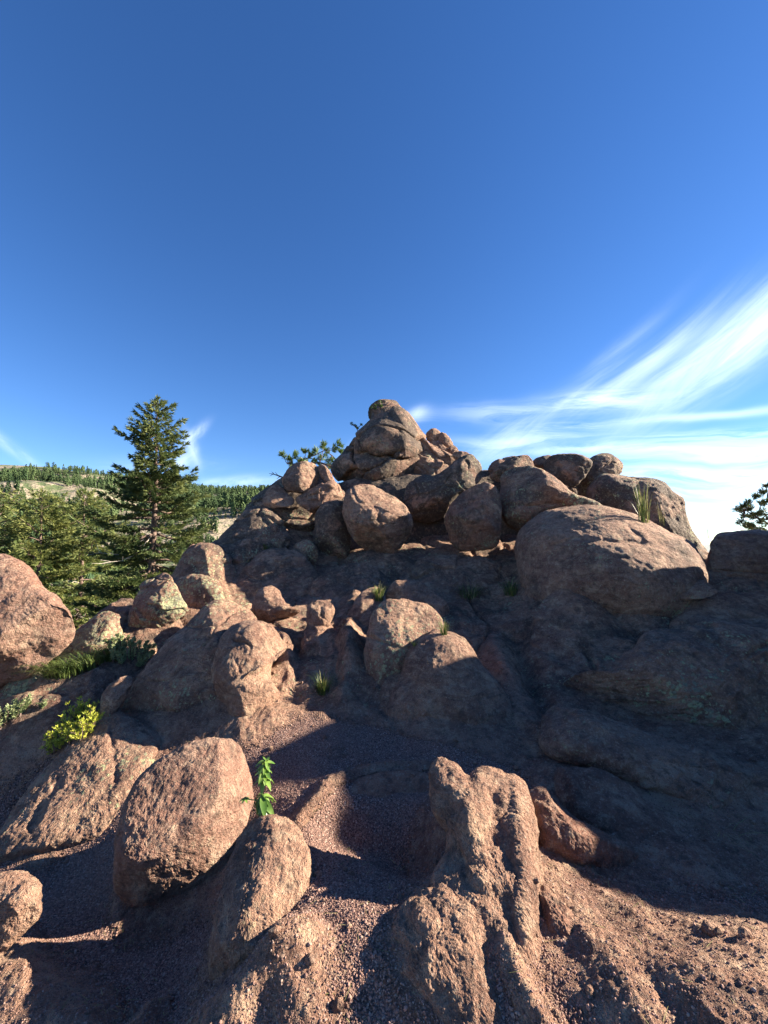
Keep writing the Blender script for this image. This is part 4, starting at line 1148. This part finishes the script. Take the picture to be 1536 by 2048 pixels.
def ponderosa(label, base, limbs, seed, tuft=.16, mat=None, trunk=None):
    """open pine: limbs given as polylines, pom-pom needle tufts on their ends"""
    rnd = np.random.RandomState(seed)
    base = np.asarray(base)
    root = empty('pine_tree', base); tag(root, label, 'tree')
    br = MB(); fo = MB()
    if trunk is not None:
        tp = [np.asarray(q) - base for q in trunk]
        tb = MB(); tb.tube(tp, np.linspace(.09, .035, len(tp)), 7); tb.build('trunk', M_BARK, root, smooth=True)
    for line, rads, tufts in limbs:
        pts = [np.asarray(q) - base for q in line]
        br.tube(pts, np.linspace(rads, .01, len(pts)), 5)
        for q in tufts:
            q = np.asarray(q) - base
            i = int(np.argmin([np.linalg.norm(q - p) for p in pts]))
            br.tube([pts[i], (pts[i] + q) / 2 - [0, 0, .03], q], [.014, .010, .006], 4)
            ax = q - pts[i] + np.array([0, 0, .12])
            for _ in range(3):
                blades(fo, q + rnd.normal(size=3) * tuft * .22, ax + rnd.normal(size=3) * .08, 38, tuft, tuft * .06, 1.5, rnd)
    br.build('branches', M_BARK, root)
    o = fo.build('crown', mat or M_PINE, root); o['kind'] = 'stuff'
    return root


rp = random.Random(4)
YP = 11.5
tufts = [(575, 920), (567, 912), (590, 912), (600, 925), (612, 905), (622, 912), (634, 902), (628, 922), (640, 915), (648, 893), (655, 905), (662, 918), (668, 898), (678, 890), (682, 905), (684, 920), (585, 928), (645, 928), (660, 930), (608, 918)]
ponderosa('small bright pine poking up behind the left shoulder of the pile', at(690, 1040, YP),
          [([at(690, 960, YP), at(670, 935, YP - .1), at(640, 925, YP - .2), at(605, 928, YP - .1), at(575, 928, YP)], .045, [at(x, y, YP + rp.uniform(-.35, .35)) for x, y in tufts[:10]]),
           ([at(692, 960, YP), at(680, 930, YP + .1), at(665, 912, YP + .15), at(650, 900, YP)], .04, [at(x, y, YP + rp.uniform(-.35, .35)) for x, y in tufts[10:]])],
          3, tuft=.17, trunk=[at(690, 1040, YP), at(692, 1000, YP), at(690, 955, YP)])
YP = 9.0
tf = [(1485, 1012), (1478, 1022), (1495, 1005), (1490, 1030), (1500, 1020), (1510, 995), (1520, 1010), (1528, 985), (1505, 1035), (1486, 1042), (1515, 1030), (1534, 1000), (1545, 975), (1530, 1025), (1500, 1048), (1522, 1045), (1540, 1040), (1550, 1000), (1565, 985), (1512, 1055), (1533, 972)]
ponderosa('dark pine rising behind the flat-topped dark block at the right edge', at(1560, 1130, YP),
          [([at(1560, 1080, YP), at(1540, 1050, YP), at(1515, 1035, YP), at(1490, 1020, YP)], .04, [at(x, y, YP + rp.uniform(-.3, .3)) for x, y in tf[:11]]),
           ([at(1560, 1060, YP), at(1548, 1020, YP), at(1535, 990, YP)], .04, [at(x, y, YP + rp.uniform(-.3, .3)) for x, y in tf[11:]]),
           ([at(1560, 1090, YP), at(1530, 1060, YP), at(1505, 1052, YP)], .03, [at(1498, 1052, YP), at(1515, 1060, YP - .2)])],
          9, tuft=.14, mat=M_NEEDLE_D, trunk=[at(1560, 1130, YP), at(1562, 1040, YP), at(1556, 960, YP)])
# little sprigs on the summit
for lab, line, tps in [('tiny pine seedling on the very top of the peak', [(757, 818), (760, 806)], [(760, 804), (758, 812), (764, 812)]),
                       ('small pine sprig growing just left of the peak top', [(752, 826), (744, 818)], [(743, 816), (749, 817), (752, 812)]),
                       ('dark pine branch sticking out of the left side of the peak', [(716, 862), (712, 854), (704, 849)], [(703, 848), (710, 852), (716, 857), (722, 850)])]:
    ponderosa(lab, at(*line[0], 9.35), [([at(x, y, 9.35) for x, y in line], .012, [at(x, y, 9.35) for x, y in tps])], 21, tuft=.055)
mb = MB()
P = [at(x, y, 8.6) for x, y in ((566, 955), (556, 951), (546, 948), (538, 947))]
mb.tube(P, [.02, .014, .009, .004], 5)
for (x, y), (x2, y2) in (((556, 951), (550, 944)), ((546, 948), (540, 952)), ((560, 953), (553, 958)), ((548, 948), (543, 943))):
    mb.tube([at(x, y, 8.6), at(x2, y2, 8.55)], [.009, .003], 4)
tag(mb.build('dead_branch', M_BARK), 'bare dead branch poking out left of the left shoulder of the pile', 'branch')


# ------------------------------------------------------------------ grasses and small plants
def ground_hit(px, py, near=None):
    """first real surface met by the sight line: used to root plants"""
    dg = bpy.context.evaluated_depsgraph_get()
    d = ray(px, py); dn = d / np.linalg.norm(d)
    hit, loc, nor, idx, ob, mt = scn.ray_cast(dg, Vector(EYE), Vector(dn))
    return (np.array(loc), np.array(nor), ob.name) if hit else (at(px, py, near or 4.0), np.array([0, 0, 1.0]), '')


def tuft_mesh(rnd, n, H, spread, width, lean=(0, 0), curl=.5):
    V = []; F = []
    for i in range(n):
        a = rnd.uniform(0, 6.283); r0 = spread * .35 * math.sqrt(rnd.rand())
        b = np.array([math.cos(a) * r0, math.sin(a) * r0, -.01])
        a2 = a + rnd.uniform(-.8, .8)
        out = np.array([math.cos(a2), math.sin(a2), 0]) * rnd.uniform(.15, 1) * spread + np.array([lean[0], lean[1], 0])
        h = H * rnd.uniform(.5, 1.05)
        sdv = np.array([-math.sin(a2), math.cos(a2), 0]) * width * rnd.uniform(.7, 1.2)
        k = len(V)
        for s, wv in ((0, 1), (.35, .95), (.7, .65)):
            c = b + out * s ** 1.8 + np.array([0, 0, h * (s - curl * .35 * s ** 3)])
            V += [c - sdv * wv / 2, c + sdv * wv / 2]
        V.append(b + out * 1.05 + np.array([0, 0, h * (1 - curl * .45)]))
        F += [(k, k + 1, k + 3, k + 2), (k + 2, k + 3, k + 5, k + 4), (k + 4, k + 5, k + 6)]
    return V, F


def grass(label, px, py, n, H, spread, width=.006, mat=None, seed=0, lean=(0, 0), name='grass_tuft', cat='grass tuft', dry=0, curl=.5):
    rnd = np.random.RandomState(seed + 50)
    loc, nor, _ = ground_hit(px, py)
    V, F = tuft_mesh(rnd, n, H, spread, width, lean, curl)
    root = empty(name, loc); tag(root, label, cat)
    o = mesh_obj('blades', V, F, mat or M_GRASS, root, False); o['kind'] = 'stuff'
    if dry:
        V, F = tuft_mesh(rnd, dry, H * 1.15, spread * .8, width * .7, lean, curl * .6)
        o = mesh_obj('dry_stalks', V, F, M_DRYGRASS, root, False); o['kind'] = 'stuff'
    return root


grass('tall spiky grass standing in front of the grey-brown boulder on the dome', 1288, 1044, 30, .60, .20, .008, seed=1, dry=26, curl=.05)
grass('sparse dry stalks right of the tall spiky grass', 1325, 1052, 3, .45, .12, .006, seed=31, dry=9, curl=.1)
grass('shaded grass tuft at the foot of the dark pillar', 645, 1385, 90, .23, .15, .006, seed=2, dry=10, lean=(.03, 0))
grass('sunlit grass tuft behind the grey-green boulder', 757, 1200, 70, .26, .16, .010, seed=3, dry=26, lean=(.03, 0))
grass('small sunlit grass tuft in the cleft between the grey-green boulder and the central dome', 888, 1268, 40, .17, .09, .007, seed=4, dry=6)
grass('small green tuft tucked in the lichened crease of the grey-green boulder', 830, 1290, 30, .07, .06, .005, seed=5)
grass('shaded weeds under the large grey-green-topped boulder', 940, 1195, 110, .30, .45, .008, seed=6, dry=20)
grass('shaded weeds beside the left foot of the dome', 1022, 1190, 70, .32, .25, .008, seed=7, dry=10)
grass('faint shaded grass in the crevice above the lit-capped ridge boulder', 533, 1098, 30, .16, .2, .008, seed=8)
grass('long dry stalks lying over the shaded grit at the lower right', 1440, 1655, 2, .10, .45, .004, seed=41, dry=16, curl=.8)
grass('wispy dead stalks against the sky left of the flat-topped dark block', 1424, 1075, 2, .3, .15, .004, seed=9, dry=5, curl=.1)
for i, (x, y) in enumerate([(110, 1352), (130, 1352), (152, 1346), (172, 1338), (192, 1330), (212, 1322), (230, 1318)]):
    grass(['leftmost tuft of the long grass fringe above the grooved slab', 'second tuft from the left in the long grass fringe', 'third tuft from the left in the long grass fringe',
           'middle tuft of the long grass fringe below the pale lichened hump', 'fifth tuft from the left in the long grass fringe', 'sixth tuft of the grass fringe, next to the leafy bush', 'rightmost tuft of the long grass fringe under the leafy bush'][i],
          x, y, 95, .26, .24, .007, seed=20 + i, lean=(-.10, -.04), curl=.9).__setitem__('group', 'long grass fringe on the left slope')


def leafy_bush(label, pts, seed, mat, stem_len, leaf, n_leaf, name='leafy_bush', lean=(0, 0), tips=None, fan=.6):
    """several upright stems crowded with small leaves"""
    rnd = np.random.RandomState(seed)
    locs = [ground_hit(*p)[0] for p in pts]
    root = empty(name, locs[0]); tag(root, label, 'bush')
    st = MB(); lf = MB()
    for l in locs:
        for k in range(5):
            a = rnd.uniform(0, 6.28)
            top = l - locs[0] + np.array([math.cos(a) * fan * stem_len * rnd.rand() + lean[0], math.sin(a) * fan * stem_len * rnd.rand() + lean[1], stem_len * rnd.uniform(.6, 1.1)])
            p0 = l - locs[0]
            P = [p0 * (1 - s) + top * s + np.array([0, 0, .0]) + rnd.normal(size=3) * .006 for s in np.linspace(0, 1, 5)]
            st.tube(P, [.005, .004, .004, .003, .002], 4)
            for j in range(n_leaf):
                s = rnd.uniform(.1, 1) ** .8
                p = p0 * (1 - s) + top * s
                blades(lf, p, np.array([rnd.normal(), rnd.normal(), .9]), 3, leaf, leaf * .22, .9, rnd)
            if tips:
                for _ in range(10):
                    blades(lf, top + rnd.normal(size=3) * .008, np.array([rnd.normal() * .5, rnd.normal() * .5, 1.]), 3, leaf * .7, leaf * .3, .9, rnd)
    st.build('stems', M_BARK, root)
    o = lf.build('leaves', mat, root); o['kind'] = 'stuff'
    root.children[0]['kind'] = 'stuff'
    return root


leafy_bush('grey-green leafy bush with yellow tips between two lichened rocks', [(235, 1322), (250, 1325), (262, 1328), (245, 1332), (225, 1325)], 1, M_SAGE, .26, .035, 34, tips=True)
leafy_bush('smaller upright sprays of the same leafy plant leaning right beside the grey-green bush', [(282, 1332), (275, 1338)], 2, M_SAGE, .24, .035, 26, tips=True, lean=(.05, 0))
leafy_bush('pale green weedy bush at the left edge on the lichened slab', [(10, 1450), (25, 1442), (0, 1460), (40, 1432)], 3, M_SAGE, .17, .03, 36)
leafy_bush('little pale sprig on the grooved slab above the yellow-green shrub', [(83, 1420), (88, 1415)], 4, M_SAGE, .06, .02, 14)


def juniper():
    rnd = np.random.RandomState(8)
    spots = [(160, 1482), (140, 1490), (120, 1500), (175, 1470), (150, 1470), (185, 1455), (165, 1445), (140, 1465), (125, 1480), (110, 1495), (172, 1430), (150, 1440), (190, 1440), (105, 1510)]
    locs = [ground_hit(*p)[0] for p in spots]
    root = empty('evergreen_shrub', locs[0]); tag(root, 'low bright yellow-green evergreen shrub growing in a crack of the left slabs', 'shrub')
    st = MB(); lf = MB()
    for l in locs:
        p0 = l - locs[0]
        for k in range(7):
            a = rnd.uniform(0, 6.28)
            top = p0 + np.array([math.cos(a) * .07, math.sin(a) * .07, rnd.uniform(.05, .16)])
            st.tube([p0, (p0 + top) / 2 + rnd.normal(size=3) * .01, top], [.004, .003, .002], 4)
            for s in np.linspace(.3, 1, 6):
                p = p0 * (1 - s) + top * s + rnd.normal(size=3) * .01
                blades(lf, p, top - p0 + np.array([0, 0, .02]), 11, .030, .0030, 1.0, rnd)
    st.build('stems', M_BARK, root)
    o = lf.build('needles', M_JUNIPER, root); o['kind'] = 'stuff'


juniper()


def leaf_mesh(L, Wd, droop):
    V = []; F = []
    for i, s in enumerate(np.linspace(0, 1, 6)):
        w = Wd * math.sin(math.pi * min(1, s * .92 + .04)) ** .8 * (1 - .25 * s)
        z = -droop * L * s * s
        V += [(s * L, -w, z + w * .35), (s * L, 0, z), (s * L, w, z + w * .35)]
    for i in range(5):
        k = i * 3
        F += [(k, k + 3, k + 4, k + 1), (k + 1, k + 4, k + 5, k + 2)]
    me = bpy.data.meshes.new('leaf'); me.from_pydata(V, [], F); me.materials.append(M_LEAF)
    me.polygons.foreach_set('use_smooth', np.ones(len(F), bool)); me.update()
    return me


def leafy_plant():
    rnd = random.Random(3)
    Y = 2.13
    p_base = at(522, 1632, Y)
    root = empty('leafy_plant', p_base)
    tag(root, 'fresh green broad-leaved plant growing beside the tilted red-brown boulder', 'plant')
    top = at(531, 1520, Y + .05) - p_base
    mid_ = at(526, 1572, Y + .02) - p_base
    st = MB(); st.tube([np.zeros(3), mid_, top], [.006, .005, .003], 6)
    side = at(490, 1598, Y) - p_base
    st.tube([mid_ * .5, side], [.003, .002], 5)
    st.build('stem', M_LEAF, root, smooth=True)
    big = leaf_mesh(.085, .020, .55); med = leaf_mesh(.055, .013, .35); sml = leaf_mesh(.028, .007, .1)

    def put(me, p, yaw, pitch, s=1.0):
        o = bpy.data.objects.new('leaf', me); COL.objects.link(o); o.parent = root
        o.location = p; o.rotation_euler = (rnd.uniform(-.4, .4), pitch, yaw); o.scale = (s, s, s)
    for i in range(26):      # lower rosette hanging over the stones
        a = -1.6 + i * .45
        put(big, mid_ * .55 + Vector((0, 0, 0)).to_tuple() if False else tuple(mid_ * rnd.uniform(.45, .75)), a, .45 + rnd.uniform(-.35, .4), rnd.uniform(.55, 1.1))
    for i in range(34):
        s = .58 + .42 * i / 33
        p = mid_ * (1 - (s - .5) * 2) + top * ((s - .5) * 2) if s > .5 else mid_ * s * 2
        put(med, tuple(p), i * 2.4, .55 - .5 * s + rnd.uniform(-.1, .3), rnd.uniform(.8, 1.2) * (1.35 - .5 * s))
    for i in range(12):
        put(sml, tuple(top + np.array([0, 0, -.004 * i])), i * 2.4, -.6 + .06 * i, 1.0)
    for i in range(7):
        put(sml, tuple(side), i * .9, .1, 1.1)


leafy_plant()

# loose stones big enough to pick out
def stone(label, px, py, size, seed, pale=False):
    rnd = np.random.RandomState(seed)
    loc, nor, _ = ground_hit(px, py)
    n1, n2 = 9, 14
    th = np.linspace(.15, math.pi - .15, n1); ph = np.linspace(0, 6.283, n2, endpoint=False)
    T, Ph = np.meshgrid(th, ph, indexing='ij')
    D = np.stack([np.sin(T) * np.cos(Ph), np.sin(T) * np.sin(Ph), np.cos(T)], -1).reshape(-1, 3)
    D = np.concatenate([D, [[0, 0, 1], [0, 0, -1]]])
    V = D * np.array([1, .8, .65]) * size * (1 + .35 * pn(D, 1.6, seed))[:, None]
    a = rnd.uniform(0, 6.28); V[:, :2] = V[:, :2] @ np.array([[math.cos(a), -math.sin(a)], [math.sin(a), math.cos(a)]])
    base = loc + np.array([0, 0, size * .25])
    o = grid_mesh('stone', V + base, n1, n2, M_PALE if pale else M_ROCK, wrap=True, origin=base, caps=(len(V) - 2, len(V) - 1))
    N = vnormals(o.data)
    if (D * N).sum() < 0: o.data.flip_normals()
    for p in o.data.polygons: p.use_smooth = False
    o.color = (0, .1, 0, 1)
    tag(o, label, 'stone')


for i, (lab, x, y, s) in enumerate([
    ('loose brown stone on the grit right of the upright tongue of rock', 620, 1922, .020), ('angular stone on the lit grit near the shade edge at the far right', 1490, 1872, .024),
    ('pale stone at the shade edge on the right, shaped like a wedge', 1420, 1862, .03), ('small pale stone by the bright edge of the ridge spine', 1072, 1762, .014),
    ('small stone in the shallow gully right of the ridge spine', 1073, 1870, .012), ('stone on the sand just above the tilted boulder', 541, 1498, .022),
    ('second small stone right of the tilted boulder top', 530, 1512, .016), ('dark stone in the shade of the foreground hollow', 800, 1795, .014),
    ('stone at the bottom right on the lit grit', 1180, 1985, .016), ('reddish stone in the sand gap behind the horn', 838, 1543, .022),
    ('small stone left of the horn in the sand gap', 826, 1550, .016), ('pebble-sized pale stone at the bottom centre', 1112, 2030, .013)]):
    stone(lab, x, y, s, i, i % 3 == 0)


# ------------------------------------------------------------------ trees on the hills
def hill_tree_mesh(seed, k=7, tiers=7):
    """irregular small conifer of unit height, ragged clumps instead of a smooth cone"""
    rnd = np.random.RandomState(seed)
    V = []; F = []
    round_ = seed % 3 == 0
    for i in range(46):
        t = rnd.uniform(.12, 1)
        rad = (.23 * (1 - t) ** .7 + .02) if not round_ else .25 * math.sqrt(max(0, 1 - ((t - .58) / .44) ** 2))
        a = rnd.uniform(0, 6.28); rr = rad * rnd.uniform(.35, 1)
        c = np.array([math.cos(a) * rr, math.sin(a) * rr, t])
        s = .075 * rnd.uniform(.6, 1.4)
        n = len(V)
        for q in ([1, 0, -.25], [-.5, .86, -.25], [-.5, -.86, -.25], [0, 0, 1.1]):
            V.append(c + np.array(q) * s * rnd.uniform(.7, 1.3, 3))
        F += [(n, n + 1, n + 3), (n + 1, n + 2, n + 3), (n + 2, n, n + 3), (n, n + 2, n + 1)]
    n = len(V)
    V += [np.array(q) for q in ((-.015, -.015, -.1), (.015, -.015, -.1), (0, .02, -.1), (0, 0, .8))]
    F += [(n, n + 1, n + 3), (n + 1, n + 2, n + 3), (n + 2, n, n + 3)]
    me = bpy.data.meshes.new('hillside_conifer'); me.from_pydata([tuple(v) for v in V], [], F); me.materials.append(M_HILLTREE); me.update()
    return me, np.array([tuple(v) for v in V]), F


def build_hill_trees():
    rnd = np.random.RandomState(12)
    protos = [hill_tree_mesh(s) for s in range(6)]
    N = 60000
    px = rnd.uniform(-260, 700, N)
    r = np.exp(rnd.uniform(math.log(55), math.log(960), N))
    az = np.arctan((px - W_PX / 2) / F_PX)
    # even density on the ground: accept by r^2
    dens = (r / 960) ** 1.35
    X = r * np.sin(az) / np.cos(az) * np.cos(az); Y = r * np.cos(az)
    P = np.stack([X, Y, X * 0], -1)
    cl = fbm(P, 1 / 60., 3, 5.) + .25 * fbm(P, 1 / 15., 2, 1.)
    fwd = Y
    crest = np.exp(-((np.log(fwd) - math.log(900)) / .10) ** 2)
    right = np.clip((px - 300) / 120, 0, 1) * (fwd > 380) + .18 * (fwd > 500)
    ok = (cl + .55 * crest + .35 * right > -.02)
    ok &= rnd.rand(N) < dens * .85 * (1 + crest)
    X, Y, r = X[ok], Y[ok], r[ok]
    Z = far_z(X, Y)
    h = (4.5 + 9 * rnd.rand(len(X)) ** 1.7) * np.clip(r / 350, .36, 1.0)
    o_ = np.argsort(-(h / r))
    X, Y, Z, h = X[o_], Y[o_], Z[o_], h[o_]
    print('hill trees', len(X))
    base_lab = 'far dark conifer on the wooded hillside left of the rock pile'
    for i in range(min(300, len(X))):
        o = bpy.data.objects.new('hillside_conifer', protos[i % 6][0]); COL.objects.link(o)
        o.location = (X[i], Y[i], Z[i]); w = rnd.uniform(.8, 1.15) * h[i]
        o.scale = (w, w, h[i]); o.rotation_euler = (0, 0, rnd.uniform(0, 6.28))
        cls = 0 if Y[i] > 700 else (1 if X[i] / Y[i] < -.62 else 2)
        tag(o, ['dark conifer in the row along the crest of the far hill', 'dark conifer on the open hillside left of the tall conifer', 'dark conifer on the hillside between the tall conifer and the pile'][cls], 'tree',
            ['conifers along the far crest', 'conifers on the hillside left of the tall conifer', 'conifers on the hillside right of the tall conifer'][cls])
    VV = []; FF = []; n = 0
    for i in range(300, len(X)):
        v = protos[i % 6][1]; f = protos[i % 6][2]
        a = rnd.uniform(0, 6.28); c, s = math.cos(a), math.sin(a)
        w = rnd.uniform(.8, 1.15) * h[i]
        q = np.stack([(v[:, 0] * c - v[:, 1] * s) * w + X[i], (v[:, 0] * s + v[:, 1] * c) * w + Y[i], v[:, 2] * h[i] + Z[i]], 1)
        VV.append(q); FF.append(np.array([k if len(k) == 3 else k[:3] for k in f]) + n); n += len(v)
    V = np.concatenate(VV); F = np.concatenate(FF)
    me = bpy.data.meshes.new('far_forest')
    me.vertices.add(len(V)); me.vertices.foreach_set('co', V.reshape(-1))
    me.loops.add(len(F) * 3); me.loops.foreach_set('vertex_index', F.reshape(-1).astype(np.int32))
    me.polygons.add(len(F)); me.polygons.foreach_set('loop_start', (np.arange(len(F)) * 3).astype(np.int32)); me.polygons.foreach_set('loop_total', np.full(len(F), 3, np.int32))
    me.materials.append(M_HILLTREE); me.update(calc_edges=True)
    o = bpy.data.objects.new('far_forest', me); COL.objects.link(o)
    tag(o, 'mass of distant conifers covering the hillside and its crest', 'forest', None, 'stuff')


build_hill_trees()


# green bushes and small broadleaf trees on the near slope below the rocks
def bush_mesh(seed):
    rnd = np.random.RandomState(seed)
    mb = MB()
    for i in range(420):
        d = rnd.normal(size=3); d /= np.linalg.norm(d); d[2] = abs(d[2]) * .9 + .02
        lump = 1 + .35 * pn(np.array([d * 1.7]), 1, seed)[0]
        p = d * lump * rnd.uniform(.6, 1.0) * np.array([1, 1, .85])
        blades(mb, p, d + rnd.normal(size=3) * .4, 5, .15, .035, 1.0, rnd)
    V = np.concatenate(mb.v)
    me = bpy.data.meshes.new('slope_bush'); me.from_pydata(V.tolist(), [], mb.f); me.materials.append(M_BUSH); me.update()
    return me


bm_ = [bush_mesh(s) for s in range(4)]
rnd = np.random.RandomState(3)
for i in range(170):
    px = rnd.uniform(-80, 560); Yd = math.exp(rnd.uniform(math.log(17), math.log(110)))
    p = at(px, 1085, Yd); z = float(far_z(np.array([p[0]]), np.array([p[1]]))[0])
    if pn(np.array([[p[0] / 9, p[1] / 9, 3.]]))[0] < -.12: continue
    o = bpy.data.objects.new('slope_bush', bm_[i % 4]); COL.objects.link(o)
    s = rnd.uniform(.8, 1.7) * (1 + Yd / 60)
    o.location = (p[0], p[1], z); o.scale = (s, s, s * rnd.uniform(.7, 1.1)); o.rotation_euler = (0, 0, rnd.uniform(0, 6.28))
    tag(o, 'rounded green bush on the slope below the rocks, seen between the conifers', 'bush', 'green bushes on the slope below the rocks')


# ------------------------------------------------------------------ loose grit: real pebbles scattered over the sandy ground
def build_grit():
    rnd = np.random.RandomState(2)
    nr, na, _ = GP.shape
    N = 210000
    # choose cells by area within the part of the ground near the viewer
    ctr = GP[:-1, :-1]
    k = GK[:-1, :-1]
    A = np.linalg.norm(np.cross(GP[1:, :-1] - ctr, GP[:-1, 1:] - ctr), axis=-1)
    rr = np.hypot(ctr[..., 0], ctr[..., 1])
    az = np.degrees(np.arctan2(ctr[..., 0], ctr[..., 1]))
    wgt = A / rr ** 1.4 * (rr > .9) * (rr < 4.2) * (np.abs(az) < 50) * np.clip(1.2 - k, .05, 1)
    p = (wgt / wgt.sum()).ravel()
    idx = rnd.choice(len(p), N, p=p)
    i, j = np.unravel_index(idx, wgt.shape)
    u, v = rnd.rand(N)[:, None], rnd.rand(N)[:, None]
    P = GP[i, j] * (1 - u) * (1 - v) + GP[i + 1, j] * u * (1 - v) + GP[i, j + 1] * (1 - u) * v + GP[i + 1, j + 1] * u * v
    r = np.hypot(P[:, 0], P[:, 1])
    s = (.0014 + .0011 * rnd.exponential(1, N)).clip(0, .009)
    me = bpy.data.meshes.new('grit'); me.vertices.add(N); me.vertices.foreach_set('co', P.reshape(-1))
    a = me.attributes.new('size', 'FLOAT', 'POINT'); a.data.foreach_set('value', s.astype(np.float32))
    a = me.attributes.new('turn', 'FLOAT_VECTOR', 'POINT'); a.data.foreach_set('vector', rnd.uniform(0, 6.28, N * 3).astype(np.float32))
    me.update()
    o = bpy.data.objects.new('grit', me); COL.objects.link(o)
    m, t = new_mat('grit_grains')
    info = t.n('ShaderNodeAttribute', attribute_name='tone')
    col = t.mix(t.mapr(info.outputs['Fac'], 0, .8), (0.12, 0.065, 0.052), (0.30, 0.18, 0.14))
    col = t.mix(t.mapr(info.outputs['Fac'], .88, .95), col, (0.33, 0.24, 0.19))
    bs = t.n('ShaderNodeBsdfPrincipled', {'Base Color': col, 'Roughness': .9})
    t.n('ShaderNodeOutputMaterial', {0: bs.outputs[0]})
    me.materials.append(m)
    ng = bpy.data.node_groups.new('grit', 'GeometryNodeTree')
    ng.interface.new_socket('Geometry', in_out='INPUT', socket_type='NodeSocketGeometry')
    ng.interface.new_socket('Geometry', in_out='OUTPUT', socket_type='NodeSocketGeometry')
    nd = ng.nodes; lk = ng.links
    gi = nd.new('NodeGroupInput'); go = nd.new('NodeGroupOutput')
    ico = nd.new('GeometryNodeMeshIcoSphere'); ico.inputs['Radius'].default_value = 1.0; ico.inputs['Subdivisions'].default_value = 1
    sm = nd.new('GeometryNodeSetMaterial'); sm.inputs['Material'].default_value = m
    lk.new(ico.outputs[0], sm.inputs[0])
    iop = nd.new('GeometryNodeInstanceOnPoints')
    lk.new(gi.outputs[0], iop.inputs['Points']); lk.new(sm.outputs[0], iop.inputs['Instance'])
    na_ = nd.new('GeometryNodeInputNamedAttribute'); na_.data_type = 'FLOAT'; na_.inputs[0].default_value = 'size'
    nb = nd.new('GeometryNodeInputNamedAttribute'); nb.data_type = 'FLOAT_VECTOR'; nb.inputs[0].default_value = 'turn'
    cmb = nd.new('ShaderNodeCombineXYZ')
    mul = nd.new('ShaderNodeMath'); mul.operation = 'MULTIPLY'; mul.inputs[1].default_value = .7
    lk.new(na_.outputs[0], cmb.inputs[0]); lk.new(na_.outputs[0], cmb.inputs[1]); lk.new(na_.outputs[0], mul.inputs[0]); lk.new(mul.outputs[0], cmb.inputs[2])
    lk.new(cmb.outputs[0], iop.inputs['Scale'])
    e2r = nd.new('FunctionNodeEulerToRotation')
    lk.new(nb.outputs[0], e2r.inputs[0]); lk.new(e2r.outputs[0], iop.inputs['Rotation'])
    rv = nd.new('FunctionNodeRandomValue')
    st = nd.new('GeometryNodeStoreNamedAttribute'); st.data_type = 'FLOAT'; st.domain = 'INSTANCE'; st.inputs['Name'].default_value = 'tone'
    lk.new(iop.outputs[0], st.inputs['Geometry']); lk.new(rv.outputs[1], st.inputs['Value'])
    lk.new(st.outputs[0], go.inputs[0])
    info.attribute_type = 'INSTANCER'
    md = o.modifiers.new('grit', 'NODES'); md.node_group = ng
    tag(o, 'loose reddish granite grit covering the hollows', 'gravel', None, 'stuff')


build_grit()


# dry needles, straw bits and small broken stones gathered in the hollows and at the rock feet
def build_litter():
    rnd = np.random.RandomState(77)
    ctr = GP[:-1, :-1]
    rr = np.hypot(ctr[..., 0], ctr[..., 1]); az = np.degrees(np.arctan2(ctr[..., 0], ctr[..., 1]))
    A = np.linalg.norm(np.cross(GP[1:, :-1] - ctr, GP[:-1, 1:] - ctr), axis=-1)
    zz = ctr[..., 2]; low = zz < np.roll(zz, 14, 1) + .004
    cl = (pn(ctr.reshape(-1, 3), 3.0, 4.).reshape(zz.shape) > .05)
    w = A / rr * (rr > 1.0) * (rr < 6.5) * (np.abs(az) < 48) * (.15 + low) * (.15 + cl)
    pick = lambda n: np.unravel_index(rnd.choice(w.size, n, p=(w / w.sum()).ravel()), w.shape)
    i, j = pick(1500); V = []; F = []
    for k, p in enumerate(ctr[i, j]):
        a = rnd.uniform(0, 6.28); L = rnd.uniform(.012, .05); wd = rnd.uniform(.0006, .0014)
        d = np.array([math.cos(a), math.sin(a), rnd.uniform(-.1, .25)]); sd = np.array([-d[1], d[0], 0]) * wd
        b = p + [0, 0, .003]
        n = len(V); V += [b - sd, b + sd, b + d * L + sd * .5, b + d * L - sd * .5]; F.append((n, n + 1, n + 2, n + 3))
    o = mesh_obj('dry_litter', V, F, M_DRYGRASS, None, False); tag(o, 'dry needles and straw bits caught in the hollows of the rock', 'litter', None, 'stuff')
    i, j = pick(420); V = []; F = []
    ico = np.array([[0, 0, 1], [.9, 0, .3], [.25, .85, .3], [-.7, .5, .3], [-.7, -.5, .3], [.25, -.85, .3], [.6, .4, -.6], [-.4, .6, -.6], [-.6, -.4, -.6], [.3, -.7, -.6]])
    tri = [(0, 1, 2), (0, 2, 3), (0, 3, 4), (0, 4, 5), (0, 5, 1), (1, 6, 2), (2, 6, 7), (2, 7, 3), (3, 7, 8), (3, 8, 4), (4, 8, 9), (4, 9, 5), (5, 9, 1), (1, 9, 6), (6, 9, 8), (6, 8, 7)]
    for p in ctr[i, j]:
        sz = .004 + .007 * rnd.exponential(); sz = min(sz, .028)
        q = ico * (1 + rnd.uniform(-.25, .25, ico.shape)) * sz * np.array([1, rnd.uniform(.6, 1), rnd.uniform(.45, .8)])
        a = rnd.uniform(0, 6.28); c, s_ = math.cos(a), math.sin(a)
        q = np.stack([q[:, 0] * c - q[:, 1] * s_, q[:, 0] * s_ + q[:, 1] * c, q[:, 2]], 1) + p + [0, 0, sz * .25]
        n = len(V); V += list(q); F += [tuple(x + n for x in t_) for t_ in tri]
    o = mesh_obj('loose_stones', V, F, M_ROCK, None, False); o.color = (0, .08, .05, 1)
    tag(o, 'small angular broken stones strewn over the grit and at the feet of the rocks', 'stones', None, 'stuff')


build_litter()
